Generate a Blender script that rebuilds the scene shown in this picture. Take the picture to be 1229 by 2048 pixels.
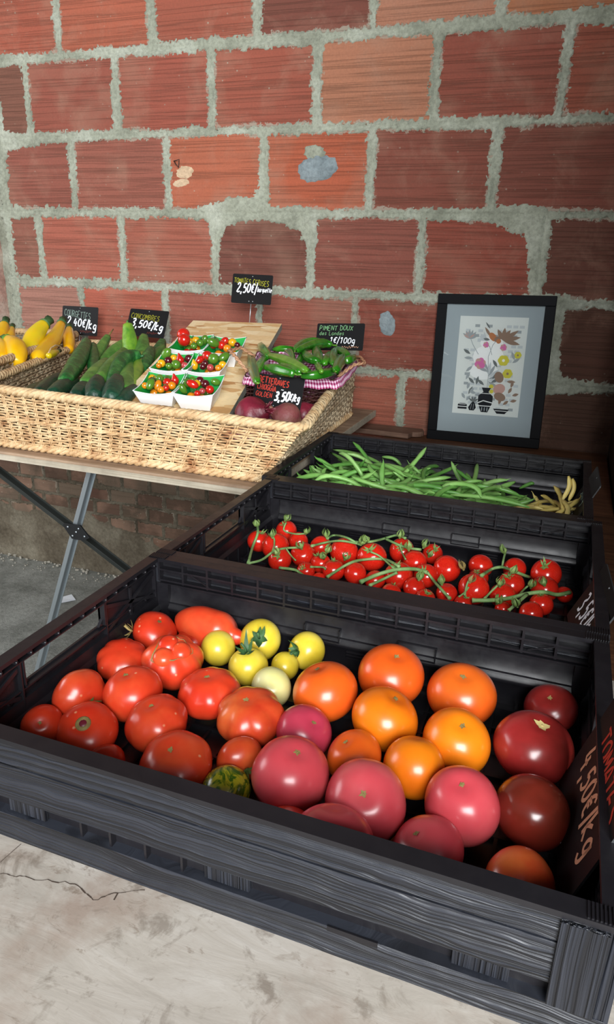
import bpy, bmesh, math, random
import numpy as np
from mathutils import Vector, Matrix, Quaternion, noise as mnoise
PI = math.pi
random.seed(7)
for o in list(bpy.data.objects): bpy.data.objects.remove(o)
sc = bpy.context.scene
COL = sc.collection

# ------------------------------------------------------------------ camera
CAM = Vector((0.5128, -0.3790, 0.5105))
F_PX = 1395.7
RIGHT = Vector((0.93644, 0.35003, 0.02376)); UP = Vector((-0.14092, 0.31324, 0.93916)); FWD = Vector((-0.32129, 0.88281, -0.34266))
cam = bpy.data.objects.new('camera', bpy.data.cameras.new('camera')); COL.objects.link(cam)
cam.data.sensor_fit = 'VERTICAL'; cam.data.sensor_height = 36; cam.data.lens = F_PX * 36 / 2048
cam.data.clip_start = 0.02
m = Matrix((RIGHT, UP, -FWD)).transposed().to_4x4(); m.translation = CAM
cam.matrix_world = m
sc.camera = cam

# ------------------------------------------------------------------ light
w = bpy.data.worlds.new('world'); sc.world = w; w.use_nodes = True
w.node_tree.nodes['Background'].inputs[0].default_value = (0.70, 0.76, 0.84, 1)
w.node_tree.nodes['Background'].inputs[1].default_value = 0.16

def area_light(name, loc, target, sx, sy, power, color):
    l = bpy.data.lights.new(name, 'AREA'); l.shape = 'RECTANGLE'; l.size = sx; l.size_y = sy
    l.energy = power; l.color = color
    o = bpy.data.objects.new(name, l); COL.objects.link(o); o.location = loc
    o.rotation_euler = (Vector(target) - Vector(loc)).to_track_quat('-Z', 'Y').to_euler()
    return o
# daylight through the big doorway behind the camera
area_light('doorway_daylight', (1.72, -2.9, 1.50), (-0.25, 1.1, 0.15), 1.9, 2.3, 335, (0.97, 0.99, 1.0))
# second, weaker opening high on the left
area_light('left_opening_daylight', (-2.95, 0.1, 0.75), (-0.9, 1.3, -0.1), 1.4, 1.7, 44, (0.92, 0.96, 1.0))
sc.view_settings.view_transform = 'Standard'; sc.view_settings.look = 'None'
sc.view_settings.gamma = 1; sc.view_settings.use_curve_mapping = False
sc.view_settings.exposure = 0.08

# ------------------------------------------------------------------ helpers
def ray(px, py):
    return RIGHT * ((px - 614.5) / F_PX) - UP * ((py - 1024) / F_PX) + FWD
def at(px, py, ax, v):
    d = ray(px, py); t = (v - CAM[ax]) / d[ax]; return CAM + d * t
def at_plane(px, py, p, n):
    d = ray(px, py); t = (Vector(p) - CAM).dot(n) / d.dot(n); return CAM + d * t
def depth(P): return (Vector(P) - CAM).dot(FWD)
def lin(c):
    return tuple(((x / 255) / 12.92 if x / 255 <= .04045 else ((x / 255 + .055) / 1.055) ** 2.4) for x in c) + (1,)

class MB:
    """collects shapes and links them as one mesh object"""
    def __init__(s): s.v = []; s.f = []; s.mi = []; s.sm = []
    def add(s, vs, fs, mi=0, smooth=False):
        k = len(s.v); s.v += [tuple(v) for v in vs]; s.f += [tuple(i + k for i in f) for f in fs]
        s.mi += [mi] * len(fs); s.sm += [smooth] * len(fs)
    def box(s, x0, x1, y0, y1, z0, z1, mi=0, M=None):
        vs = [Vector((x, y, z)) for z in (z0, z1) for y in (y0, y1) for x in (x0, x1)]
        if M is not None: vs = [M @ v for v in vs]
        s.add(vs, [(0, 2, 3, 1), (4, 5, 7, 6), (0, 1, 5, 4), (2, 6, 7, 3), (0, 4, 6, 2), (1, 3, 7, 5)], mi)
    def bar(s, a, b, w_, t_, up=(0, 0, 1), mi=0):
        a = Vector(a); b = Vector(b); d = (b - a); L = d.length; d.normalize()
        u = Vector(up); sd = d.cross(u)
        if sd.length < 1e-4: sd = d.cross(Vector((1, 0, 0)))
        sd.normalize(); u = sd.cross(d)
        vs = []
        for p in (a, b):
            for i, j in ((-1, -1), (1, -1), (1, 1), (-1, 1)): vs.append(p + sd * (i * w_ / 2) + u * (j * t_ / 2))
        s.add(vs, [(0, 1, 2, 3), (7, 6, 5, 4), (0, 4, 5, 1), (1, 5, 6, 2), (2, 6, 7, 3), (3, 7, 4, 0)], mi)
    def tube(s, pts, r, n=6, mi=0, closed=False, cap=True, flat=1.0):
        pts = [Vector(p) for p in pts]; N = len(pts)
        rs = r if hasattr(r, '__len__') else [r] * N
        vs = []; nrm = None
        for i, p in enumerate(pts):
            if closed: t = pts[(i + 1) % N] - pts[i - 1]
            else: t = pts[min(i + 1, N - 1)] - pts[max(i - 1, 0)]
            t.normalize()
            if nrm is None:
                nrm = t.orthogonal().normalized() if abs(t.z) > .9 else t.cross(Vector((0, 0, 1))).normalized()
            nrm = (nrm - t * nrm.dot(t)); nrm.normalize(); b = t.cross(nrm)
            for k in range(n):
                a = 2 * PI * k / n; vs.append(p + nrm * (math.cos(a) * rs[i]) + b * (math.sin(a) * rs[i] * flat))
        fs = []
        for i in range(N if closed else N - 1):
            j = (i + 1) % N
            for k in range(n): fs.append((i * n + k, i * n + (k + 1) % n, j * n + (k + 1) % n, j * n + k))
        if cap and not closed: fs += [tuple(range(n))[::-1], tuple((N - 1) * n + k for k in range(n))]
        s.add(vs, fs, mi, True)
    def lathe(s, prof, n=20, mi=0, M=None):
        vs = []; 
        for r, z in prof:
            for k in range(n): vs.append(Vector((r * math.cos(2 * PI * k / n), r * math.sin(2 * PI * k / n), z)))
        if M is not None: vs = [M @ v for v in vs]
        fs = []
        for i in range(len(prof) - 1):
            for k in range(n): fs.append((i * n + k, i * n + (k + 1) % n, (i + 1) * n + (k + 1) % n, (i + 1) * n + k))
        s.add(vs, fs, mi, True)
    def build(s, name, mats, parent=None, loc=None):
        me = bpy.data.meshes.new(name); me.from_pydata(s.v, [], s.f)
        if not isinstance(mats, (list, tuple)): mats = [mats]
        for m_ in mats: me.materials.append(m_)
        me.polygons.foreach_set('material_index', s.mi); me.polygons.foreach_set('use_smooth', s.sm)
        me.update()
        o = bpy.data.objects.new(name, me); COL.objects.link(o)
        if parent is not None: o.parent = parent
        if loc is not None: o.location = loc
        return o
def empty(name, loc=(0, 0, 0), rot=(0, 0, 0)):
    o = bpy.data.objects.new(name, None); COL.objects.link(o); o.location = loc; o.rotation_euler = rot; o.empty_display_size = .05; return o
def tag(o, label=None, cat=None, group=None, kind=None):
    if label: o['label'] = label
    if cat: o['category'] = cat
    if group: o['group'] = group
    if kind: o['kind'] = kind
    return o
def bevel(o, w_=.002, seg=2):
    b = o.modifiers.new('bevel', 'BEVEL'); b.width = w_; b.segments = seg; b.limit_method = 'ANGLE'; b.angle_limit = .6; return o
def mesh_np(name, V, Fq, mats, parent=None, smooth=True):
    me = bpy.data.meshes.new(name); nv = len(V); nf = len(Fq)
    me.vertices.add(nv); me.vertices.foreach_set('co', V.astype(np.float32).ravel())
    me.loops.add(nf * 4); me.loops.foreach_set('vertex_index', Fq.astype(np.int32).ravel())
    me.polygons.add(nf); me.polygons.foreach_set('loop_start', np.arange(nf, dtype=np.int32) * 4)
    me.polygons.foreach_set('loop_total', np.full(nf, 4, np.int32)); me.polygons.foreach_set('use_smooth', np.full(nf, smooth))
    me.update(calc_edges=True)
    for m_ in (mats if isinstance(mats, list) else [mats]): me.materials.append(m_)
    o = bpy.data.objects.new(name, me); COL.objects.link(o)
    if parent is not None: o.parent = parent
    return o
def vnoise(X, Y, scale, seed):
    """numpy value noise in -1..1"""
    rng = np.random.RandomState(seed); T = rng.rand(256, 256) * 2 - 1
    x = X / scale; y = Y / scale; xi = np.floor(x).astype(int); yi = np.floor(y).astype(int)
    fx = x - xi; fy = y - yi; fx = fx * fx * (3 - 2 * fx); fy = fy * fy * (3 - 2 * fy)
    g = lambda a, b: T[a & 255, b & 255]
    return (g(xi, yi) * (1 - fx) + g(xi + 1, yi) * fx) * (1 - fy) + (g(xi, yi + 1) * (1 - fx) + g(xi + 1, yi + 1) * fx) * fy

# ------------------------------------------------------------------ materials
def mat(name, col=(1, 1, 1, 1), rough=.5, spec=.5, metal=0, coat=0, **kw):
    m_ = bpy.data.materials.new(name); m_.use_nodes = True; b = m_.node_tree.nodes['Principled BSDF']
    b.inputs['Base Color'].default_value = col; b.inputs['Roughness'].default_value = rough
    b.inputs['Specular IOR Level'].default_value = spec; b.inputs['Metallic'].default_value = metal
    b.inputs['Coat Weight'].default_value = coat; b.inputs['Coat Roughness'].default_value = .2
    for k, v in kw.items(): b.inputs[k.replace('_', ' ')].default_value = v
    return m_
class NT:
    def __init__(s, m_): s.t = m_.node_tree; s.b = s.t.nodes['Principled BSDF']
    def n(s, ty, **kw):
        x = s.t.nodes.new(ty)
        for k, v in kw.items():
            if k.startswith('i_'):
                key = k[2:]; key = int(key) if key.isdigit() else key.replace('_', ' ')
                x.inputs[key].default_value = v
            else: setattr(x, k, v)
        return x
    def l(s, a, b): s.t.links.new(a, b)
    def coord(s, kind='Object', scale=(1, 1, 1), rot=(0, 0, 0), loc=(0, 0, 0)):
        c = s.n('ShaderNodeTexCoord'); mp = s.n('ShaderNodeMapping'); s.l(c.outputs[kind], mp.inputs[0])
        mp.inputs['Scale'].default_value = scale; mp.inputs['Rotation'].default_value = rot; mp.inputs['Location'].default_value = loc
        return mp.outputs[0]
    def noise(s, co, scale, detail=4, rough=.6, dist=0):
        x = s.n('ShaderNodeTexNoise'); s.l(co, x.inputs['Vector']); x.inputs['Scale'].default_value = scale
        x.inputs['Detail'].default_value = detail; x.inputs['Roughness'].default_value = rough; x.inputs['Distortion'].default_value = dist
        return x.outputs['Fac']
    def ramp(s, fac, stops, interp='LINEAR'):
        x = s.n('ShaderNodeValToRGB'); s.l(fac, x.inputs[0]); x.color_ramp.interpolation = interp
        e = x.color_ramp.elements
        while len(e) < len(stops): e.new(.5)
        for i, (p, c) in enumerate(stops):
            e[i].position = p; e[i].color = c if len(c) == 4 else tuple(c) + (1,)
        return x.outputs[0]
    def mix(s, fac, a, b, mode='MIX'):
        x = s.n('ShaderNodeMix', data_type='RGBA', blend_type=mode)
        for v, i in ((fac, 0), (a, 6), (b, 7)):
            if hasattr(v, 'links') or isinstance(v, bpy.types.NodeSocket): s.l(v, x.inputs[i])
            else: x.inputs[i].default_value = v
        return x.outputs[2]
    def math(s, op, a, b=0.0):
        x = s.n('ShaderNodeMath', operation=op)
        for v, i in ((a, 0), (b, 1)):
            if isinstance(v, bpy.types.NodeSocket): s.l(v, x.inputs[i])
            else: x.inputs[i].default_value = v
        return x.outputs[0]
    def base(s, c): s.l(c, s.b.inputs['Base Color'])
    def rough(s, c): s.l(c, s.b.inputs['Roughness'])
    def bump(s, h, strength=.4, dist=.002):
        x = s.n('ShaderNodeBump'); s.l(h, x.inputs['Height']); x.inputs['Strength'].default_value = strength
        x.inputs['Distance'].default_value = dist; s.l(x.outputs[0], s.b.inputs['Normal'])
G = lambda v: (v, v, v, 1)

# hollow clay brick: object colour sets the fired tone plus painted shade at the lower right, combed grooves run level
def brick_mat(name, groove=1.0, oldness=.35):
    m_ = mat(name, rough=.85, spec=.2); t = NT(m_)
    oi = t.n('ShaderNodeObjectInfo'); co = t.coord('Object', (1, 1, 1))
    addv = t.n('ShaderNodeVectorMath', operation='ADD'); t.l(co, addv.inputs[0])
    cmb = t.n('ShaderNodeCombineXYZ'); rnd = t.math('MULTIPLY', oi.outputs['Random'], 37.0)
    t.l(rnd, cmb.inputs[0]); t.l(rnd, cmb.inputs[2]); t.l(cmb.outputs[0], addv.inputs[1]); co = addv.outputs[0]
    mp = t.n('ShaderNodeMapping'); t.l(co, mp.inputs[0]); mp.inputs['Scale'].default_value = (1.3, 1, 82)
    gr = t.noise(mp.outputs[0], 1.0, 3, .55)
    mp2 = t.n('ShaderNodeMapping'); t.l(co, mp2.inputs[0]); mp2.inputs['Scale'].default_value = (1.2, 1, 60)
    gr2 = t.noise(mp2.outputs[0], 1.0, 2, .5, .3)
    smear = t.noise(co, 9, 5, .65, .6); fine = t.noise(co, 160, 3, .7)
    c = t.mix(t.ramp(gr, [(.34, G(.62)), (.52, G(1.0)), (.75, G(1.12))]), (0, 0, 0, 1), oi.outputs['Color'], 'MIX')
    hsv = t.mix(1.0, oi.outputs['Color'], t.ramp(gr2, [(.3, G(.86)), (.5, G(1)), (.72, G(1.10))]), 'MULTIPLY')
    c = t.mix(1.0, hsv, t.ramp(gr, [(.43, G(1.0)), (.455, G(.70)), (.475, G(1.04)), (.8, G(1.1))]), 'MULTIPLY')
    c = t.mix(t.ramp(smear, [(.5, G(0)), (.78, G(oldness))]), c, lin((196, 150, 130)))
    c = t.mix(1.0, c, t.ramp(fine, [(.3, G(.86)), (.7, G(1.12))]), 'MULTIPLY')
    ge = t.n('ShaderNodeTexCoord'); gs = t.n('ShaderNodeSeparateXYZ'); t.l(ge.outputs['Generated'], gs.inputs[0])
    ex = t.math('MULTIPLY', t.math('SUBTRACT', .5, t.math('ABSOLUTE', t.math('SUBTRACT', gs.outputs[0], .5))), .325)
    ez = t.math('MULTIPLY', t.math('SUBTRACT', .5, t.math('ABSOLUTE', t.math('SUBTRACT', gs.outputs[2], .5))), .217)
    ed = t.math('MINIMUM', ex, ez); rag = t.noise(co, 55, 6, .8, .4); rag2 = t.noise(co, 14, 3, .6)
    res = t.math('GREATER_THAN', t.math('SUBTRACT', t.math('ADD', t.math('MULTIPLY', rag, .055), t.math('MULTIPLY', rag2, .045)), ed), .0415)
    c = t.mix(t.math('MULTIPLY', res, .8), c, lin((178, 172, 158)))
    c = t.mix(t.math('MULTIPLY', t.ramp(t.noise(co, 4.5, 3, .5), [(.52, G(0)), (.66, G(.55))]), oldness * 1.6), c, lin((178, 140, 120)))
    sp = t.n('ShaderNodeTexVoronoi'); t.l(co, sp.inputs['Vector']); sp.inputs['Scale'].default_value = 38
    c = t.mix(t.math('MULTIPLY', t.ramp(sp.outputs['Distance'], [(.06, G(1)), (.11, G(0))]), t.ramp(smear, [(.45, G(0)), (.6, G(.8))])), c, lin((190, 184, 168)))
    c = t.mix(.30, c, lin((140, 116, 100))); c = t.mix(1.0, c, (.84, .86, .84, 1), 'MULTIPLY')
    t.base(c)
    h = t.math('ADD', t.math('MULTIPLY', t.ramp(gr, [(.38, G(.6)), (.42, G(.65)), (.46, G(.1)), (.50, G(.7)), (.7, G(.8))]), .9 * groove), t.math('MULTIPLY', fine, .18))
    h = t.math('ADD', h, t.math('MULTIPLY', gr2, .7 * groove))
    t.bump(h, .65, .004)
    return m_
M_BRICK = brick_mat('hollow_clay_brick')
M_OLDBRICK = brick_mat('old_solid_brick', .25, .7)

def mortar_mat(name, a, b, c_):
    m_ = mat(name, rough=.95, spec=.1); t = NT(m_); co = t.coord('Object')
    n1 = t.noise(co, 7, 6, .65); n2 = t.noise(co, 90, 5, .75)
    c = t.ramp(n1, [(.3, lin(a)), (.5, lin(b)), (.72, lin(c_))])
    c = t.mix(1.0, c, t.ramp(n2, [(.3, G(.7)), (.55, G(1.05)), (.75, G(1.25))]), 'MULTIPLY')
    t.base(c); t.bump(n2, .8, .005); return m_
M_MORTAR = mortar_mat('cement_mortar', (128, 131, 116), (158, 162, 146), (186, 190, 176))
M_OLDMORTAR = mortar_mat('grimy_mortar', (82, 74, 62), (108, 100, 86), (140, 134, 118))
M_PATCH = mortar_mat('blue_grey_cement', (112, 124, 128), (136, 148, 152), (160, 170, 172))
M_RENDER = mortar_mat('pink_rough_render', (120, 84, 74), (166, 130, 118), (180, 170, 156))
M_FLOOR = mortar_mat('concrete_floor', (110, 112, 106), (138, 140, 134), (158, 160, 154))
M_PEBBLE = mortar_mat('mortar_crumbs', (130, 124, 112), (170, 166, 154), (200, 196, 186))
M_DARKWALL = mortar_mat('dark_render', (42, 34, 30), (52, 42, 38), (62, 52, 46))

def plastic(name, grain=None):
    m_ = mat(name, lin((34, 34, 40)), .42, .5); t = NT(m_)
    if grain:
        co = t.coord('Object', (7, 7, 22) if grain == 'h' else (40, 7, 5)); n0 = t.noise(co, 1.0, 3, .55)
        oc = t.n('ShaderNodeTexCoord'); sp = t.n('ShaderNodeSeparateXYZ'); t.l(oc.outputs['Object'], sp.inputs[0])
        cb = t.n('ShaderNodeCombineXYZ'); off = t.math('MULTIPLY', t.math('SUBTRACT', n0, .5), .022 if grain == 'h' else .006)
        if grain == 'h':
            t.l(t.math('MULTIPLY', sp.outputs[0], 1.6), cb.inputs[0]); t.l(t.math('MULTIPLY', t.math('ADD', sp.outputs[2], off), 300), cb.inputs[2]); t.l(t.math('MULTIPLY', sp.outputs[1], 1.6), cb.inputs[1])
        else:
            t.l(t.math('MULTIPLY', t.math('ADD', sp.outputs[0], off), 330), cb.inputs[0]); t.l(t.math('MULTIPLY', sp.outputs[2], 3), cb.inputs[2]); t.l(t.math('MULTIPLY', sp.outputs[1], 330), cb.inputs[1])
        g1 = t.noise(cb.outputs[0], 1.0, 1.5, .5); rid = t.ramp(g1, [(.36, G(0)), (.50, G(.55)), (.62, G(1))])
        mp = t.n('ShaderNodeMapping'); t.l(cb.outputs[0], mp.inputs[0]); mp.inputs['Scale'].default_value = (4, 4, 3.5); f = t.noise(mp.outputs[0], 1.0, 3, .6)
        h = t.math('ADD', rid, t.math('MULTIPLY', f, .3)); t.bump(h, .9, .0030)
        t.rough(t.ramp(g1, [(.35, G(.55)), (.6, G(.34))]))
        t.base(t.mix(rid, lin((22, 23, 28)), lin((46, 49, 57))))
    else:
        co = t.coord('Object'); n1 = t.noise(co, 40, 4, .7); n2 = t.noise(co, 6, 3, .6)
        t.rough(t.ramp(n1, [(.3, G(.30)), (.7, G(.5))])); t.bump(n1, .12, .001)
        t.base(t.ramp(n2, [(.3, lin((19, 18, 22))), (.7, lin((28, 27, 31)))]))
    return m_
M_PLAST = plastic('black_crate_plastic'); M_GRAINH = plastic('black_plastic_level_grain', 'h'); M_GRAINV = plastic('black_plastic_upright_grain', 'v')

def wicker(name, a, b, c_):
    m_ = mat(name, rough=.6, spec=.35); t = NT(m_); co = t.coord('Object')
    n = t.noise(co, 22, 4, .7); n2 = t.noise(co, 130, 3, .6)
    c = t.ramp(n, [(.28, lin(a)), (.45, lin(b)), (.7, lin(c_))])
    c = t.mix(1.0, c, t.ramp(n2, [(.3, G(.8)), (.7, G(1.15))]), 'MULTIPLY'); t.base(c); t.bump(n2, .2, .001); return m_
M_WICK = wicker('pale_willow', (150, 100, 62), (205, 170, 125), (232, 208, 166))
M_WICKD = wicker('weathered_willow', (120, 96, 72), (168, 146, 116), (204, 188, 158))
M_WICKB = wicker('dark_brown_willow', (34, 16, 14), (56, 26, 24), (84, 42, 36))
M_WICKBASE = mat('woven_base', lin((80, 58, 40)), .8)
M_HANDLE = wicker('brown_twisted_willow', (110, 70, 50), (168, 120, 90), (205, 165, 130))

def ply():
    m_ = mat('weathered_pale_plywood', rough=.7, spec=.25); t = NT(m_); co = t.coord('Object', (1, 1, 1))
    mp = t.n('ShaderNodeMapping'); t.l(co, mp.inputs[0]); mp.inputs['Scale'].default_value = (6, 26, 1)
    mp.inputs['Rotation'].default_value = (0, 0, -.1)
    g = t.noise(mp.outputs[0], 1.4, 6, .7, .8); s1 = t.noise(co, 7, 6, .68); s2 = t.noise(co, 24, 5, .7, .6); s3 = t.noise(co, 3, 3, .5)
    c = t.ramp(g, [(.25, lin((148, 140, 130))), (.5, lin((174, 166, 156))), (.75, lin((194, 188, 180)))])
    c = t.mix(t.ramp(s1, [(.52, G(0)), (.68, G(.75))]), c, lin((140, 118, 104)))
    c = t.mix(t.ramp(s2, [(.56, G(0)), (.66, G(.75))]), c, lin((104, 90, 78)))
    s4 = t.noise(t.coord('Object', (1, 2.2, 1), (0, 0, .2)), 34, 6, .75, .8); c = t.mix(t.math('MULTIPLY', t.ramp(s4, [(.58, G(0)), (.66, G(.85))]), t.ramp(s1, [(.42, G(0)), (.55, G(1))])), c, lin((120, 104, 90)))
    c = t.mix(t.ramp(s3, [(.4, G(0)), (.7, G(.3))]), c, lin((214, 206, 192)))
    t.base(c); t.bump(g, .25, .0015); return m_
M_PLY = ply()
def wood(name, a, b, c_, sx=2, sy=30, bumpk=.4):
    m_ = mat(name, rough=.72, spec=.25); t = NT(m_); co = t.coord('Object', (sx, sy, sy))
    g = t.noise(co, 1.6, 6, .7, 1.2); co2 = t.coord('Object'); s1 = t.noise(co2, 9, 5, .65)
    c = t.ramp(g, [(.25, lin(a)), (.5, lin(b)), (.75, lin(c_))])
    c = t.mix(1.0, c, t.ramp(s1, [(.3, G(.72)), (.7, G(1.2))]), 'MULTIPLY'); t.base(c); t.bump(g, bumpk, .002); return m_
M_BROWN = wood('dark_stained_board', (66, 42, 28), (96, 62, 42), (124, 84, 58))
M_PLANK = wood('weathered_brown_plank', (84, 62, 52), (112, 86, 72), (136, 108, 90))
M_TABL = wood('grey_brown_tabletop', (122, 98, 78), (150, 126, 104), (176, 152, 128))
M_EDGE = wood('ply_edge', (140, 130, 112), (174, 164, 146), (200, 192, 174), 1, 90)
def osb():
    m_ = mat('oriented_strand_board', rough=.55, spec=.35); t = NT(m_)
    co = t.coord('Object', (1, 1, 1)); nz = t.n('ShaderNodeTexNoise'); t.l(co, nz.inputs['Vector']); nz.inputs['Scale'].default_value = 30
    ad = t.n('ShaderNodeVectorMath', operation='MULTIPLY_ADD'); t.l(nz.outputs['Color'], ad.inputs[0]); ad.inputs[1].default_value = (.012, .012, .0); t.l(co, ad.inputs[2])
    cols = []
    for i, (rz, sx, sy) in enumerate(((.5, 14, 34), (-.7, 16, 30), (1.4, 15, 40))):
        mp = t.n('ShaderNodeMapping'); t.l(ad.outputs[0], mp.inputs[0]); mp.inputs['Rotation'].default_value = (0, 0, rz); mp.inputs['Scale'].default_value = (sx, sy, 1)
        v = t.n('ShaderNodeTexVoronoi'); t.l(mp.outputs[0], v.inputs['Vector']); v.inputs['Scale'].default_value = 1
        sp = t.n('ShaderNodeSeparateColor'); t.l(v.outputs['Color'], sp.inputs[0]); cols.append(sp.outputs[0]); last = sp.outputs[1]
        if i == 0: sel = sp.outputs[2]
    a = t.ramp(cols[0], [(0, lin((186, 132, 78))), (.2, lin((224, 182, 126))), (.6, lin((242, 212, 160))), (1, lin((252, 232, 190)))])
    b = t.ramp(cols[1], [(0, lin((206, 158, 102))), (.5, lin((238, 206, 154))), (1, lin((250, 228, 184)))])
    c = t.mix(t.math('GREATER_THAN', last, .5), a, b)
    fine = t.noise(t.coord('Object', (30, 200, 1), (0, 0, .4)), 3, 4, .6)
    t.base(t.mix(1.0, c, t.ramp(fine, [(.3, G(.85)), (.7, G(1.1))]), 'MULTIPLY')); t.bump(cols[0], .3, .001); return m_
M_OSB = osb(); M_OSBEDGE = mortar_mat('grey_board_edge', (120, 118, 108), (152, 150, 140), (178, 176, 164))
def gingham():
    m_ = mat('pink_gingham_cloth', rough=.9, spec=.1); t = NT(m_); c = t.n('ShaderNodeUVMap'); sp = t.n('ShaderNodeSeparateXYZ'); t.l(c.outputs[0], sp.inputs[0])
    f = []
    for i in (0, 1):
        a = t.math('MULTIPLY', sp.outputs[i], 1.0); a = t.math('FRACT', a); f.append(t.math('GREATER_THAN', a, .5))
    s_ = t.math('MULTIPLY', t.math('ADD', f[0], f[1]), .5)
    t.base(t.ramp(s_, [(0, lin((250, 226, 240))), (.4, lin((205, 128, 168))), (.8, lin((140, 30, 78)))], 'CONSTANT')); return m_
M_GING = gingham()

def veg(name, cols, rough=.28, scale=9, bumpk=0, sss=.08, speck=None, stripe=None, coat=.25, stretch=(1, 1, 1), bscale=60):
    m_ = mat(name, rough=rough, spec=.5, coat=coat); t = NT(m_); co = t.coord('Object', stretch)
    oi = t.n('ShaderNodeObjectInfo'); ad = t.n('ShaderNodeVectorMath', operation='ADD'); t.l(co, ad.inputs[0]); t.l(t.math('MULTIPLY', oi.outputs['Random'], 9.0), ad.inputs[1]); co = ad.outputs[0]
    n = t.noise(co, scale, 4, .6); k = len(cols)
    c = t.ramp(n, [(.3 + .42 * i / max(1, k - 1), lin(x)) for i, x in enumerate(cols)])
    if speck:
        v = t.n('ShaderNodeTexVoronoi'); t.l(co, v.inputs['Vector']); v.inputs['Scale'].default_value = speck[1]
        c = t.mix(t.ramp(v.outputs['Distance'], [(.05, G(1)), (.12, G(0))]), c, lin(speck[0]))
    if stripe:
        n2 = t.noise(co, stripe[1], 3, .6, 1.4); c = t.mix(t.ramp(n2, [(.47, G(0)), (.56, G(1))]), c, lin(stripe[0]))
    c = t.mix(1.0, c, t.ramp(oi.outputs['Random'], [(0, G(.88)), (1, G(1.08))]), 'MULTIPLY')
    t.base(c)
    t.b.inputs['Subsurface Weight'].default_value = sss; g_ = lin(cols[0]); t.b.inputs['Subsurface Radius'].default_value = (.012, .004, .002) if g_[0] > g_[1] else (.003, .006, .002); t.b.inputs['Subsurface Scale'].default_value = .5
    if bumpk:
        t.bump(t.noise(co, bscale, 3, .6), bumpk, .003)
    return m_
V_RED = veg('ripe_red_tomato', [(208, 48, 26), (222, 66, 36), (232, 92, 50)], .29, 14, speck=((236, 150, 110), 60))
V_REDO = veg('orange_red_tomato', [(206, 52, 30), (220, 84, 42), (228, 120, 60)], .29, 16)
V_ORANGE = veg('orange_tomato', [(226, 104, 22), (238, 126, 20), (244, 138, 24)], .29, 10)
V_ORANGER = veg('deep_orange_tomato', [(218, 84, 26), (228, 96, 28), (234, 112, 34)], .29, 10)
V_PINK = veg('pink_tomato', [(206, 66, 76), (216, 82, 90), (224, 108, 106)], .29, 10)
V_PINKP = veg('purple_pink_tomato', [(184, 50, 76), (198, 64, 86), (208, 80, 94)], .29, 10)
V_DARK = veg('dark_red_tomato', [(112, 34, 28), (154, 42, 40), (180, 52, 52)], .26, 12)
V_DARKB = veg('brown_red_tomato', [(86, 36, 24), (124, 42, 30), (150, 46, 38)], .22, 10)
V_YEL = veg('yellow_tomato', [(222, 190, 40), (238, 212, 66), (240, 222, 110)], .29, 16)
V_YELP = veg('pale_yellow_tomato', [(226, 218, 120), (238, 232, 156), (240, 236, 176)], .29, 12)
V_ZEBRA = veg('green_zebra_tomato', [(170, 176, 30), (186, 186, 44), (176, 160, 40)], .22, 30, stripe=((66, 104, 26), 70))
V_VINE = veg('vine_ripe_tomato', [(196, 26, 18), (214, 36, 22), (222, 60, 32)], .16, 20, coat=.5)
V_CHERRY = {'red': veg('red_cherry', [(186, 26, 20), (204, 40, 26)], .15, 30, coat=.6), 'yellow': veg('yellow_cherry', [(224, 160, 20), (236, 184, 34)], .15, 30, coat=.6),
            'green': veg('green_cherry', [(60, 112, 30), (104, 146, 50)], .15, 30, coat=.6), 'dark': veg('dark_cherry', [(60, 16, 24), (100, 24, 34)], .15, 30, coat=.6),
            'orange': veg('orange_cherry', [(220, 120, 20), (232, 150, 30)], .15, 30, coat=.6), 'pink': veg('rosy_cherry', [(170, 60, 66), (188, 80, 78)], .15, 30, coat=.6)}
V_CALYX = veg('calyx_green', [(92, 118, 58), (122, 150, 80), (152, 176, 106)], .6, 60, coat=0)
V_CALYXD = veg('fresh_dark_calyx', [(44, 78, 44), (64, 104, 58), (86, 124, 72)], .6, 60, coat=0)
V_DRYC = veg('dry_calyx', [(110, 92, 50), (150, 130, 76), (176, 156, 100)], .7, 60, coat=0)
V_VSTEM = veg('vine_stem', [(104, 142, 84), (128, 164, 100), (150, 180, 118)], .6, 40, .2, coat=0)
V_BEAN = veg('green_bean', [(96, 150, 66), (126, 176, 92), (156, 198, 120)], .42, 8, .15, coat=.05)
V_BEAND = veg('dark_green_bean', [(74, 128, 52), (98, 154, 70), (118, 170, 86)], .42, 8, .15, coat=.05)
V_BEANY = veg('yellow_bean', [(188, 164, 84), (206, 186, 106), (220, 204, 134)], .45, 8, .15, coat=.05)
V_CUC = veg('dark_cucumber', [(20, 74, 36), (34, 100, 46), (70, 140, 66)], .4, 55, .8, coat=0, bscale=90)
V_CUCTIP = veg('blackish_cucumber', [(14, 52, 38), (20, 66, 46), (32, 84, 54)], .45, 40, .6, coat=.05, bscale=90)
V_CUCL = veg('light_cucumber', [(44, 96, 36), (76, 128, 52), (112, 156, 66)], .4, 26, .6, coat=.05, bscale=90)
V_CUCY = veg('yellow_green_cucumber', [(70, 128, 40), (120, 164, 50), (150, 180, 60)], .4, 20, .4, coat=.05)
V_COUR = veg('yellow_courgette', [(244, 176, 10), (250, 196, 20), (254, 210, 44)], .32, 10, .1)
V_COURL = veg('lime_yellow_courgette', [(240, 190, 16), (226, 204, 24), (170, 184, 30)], .32, 8, .1)
V_PEPP = veg('sweet_green_pepper', [(28, 92, 20), (46, 124, 26), (82, 156, 40)], .22, 20, .2, coat=.4, bscale=40)
V_PEPL = veg('light_green_pepper', [(70, 134, 34), (96, 156, 44), (120, 174, 60)], .25, 20, .2, coat=.4)
V_BEET = veg('beetroot_skin', [(74, 16, 30), (112, 26, 44), (150, 44, 66)], .45, 16, .5, coat=.1)
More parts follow.
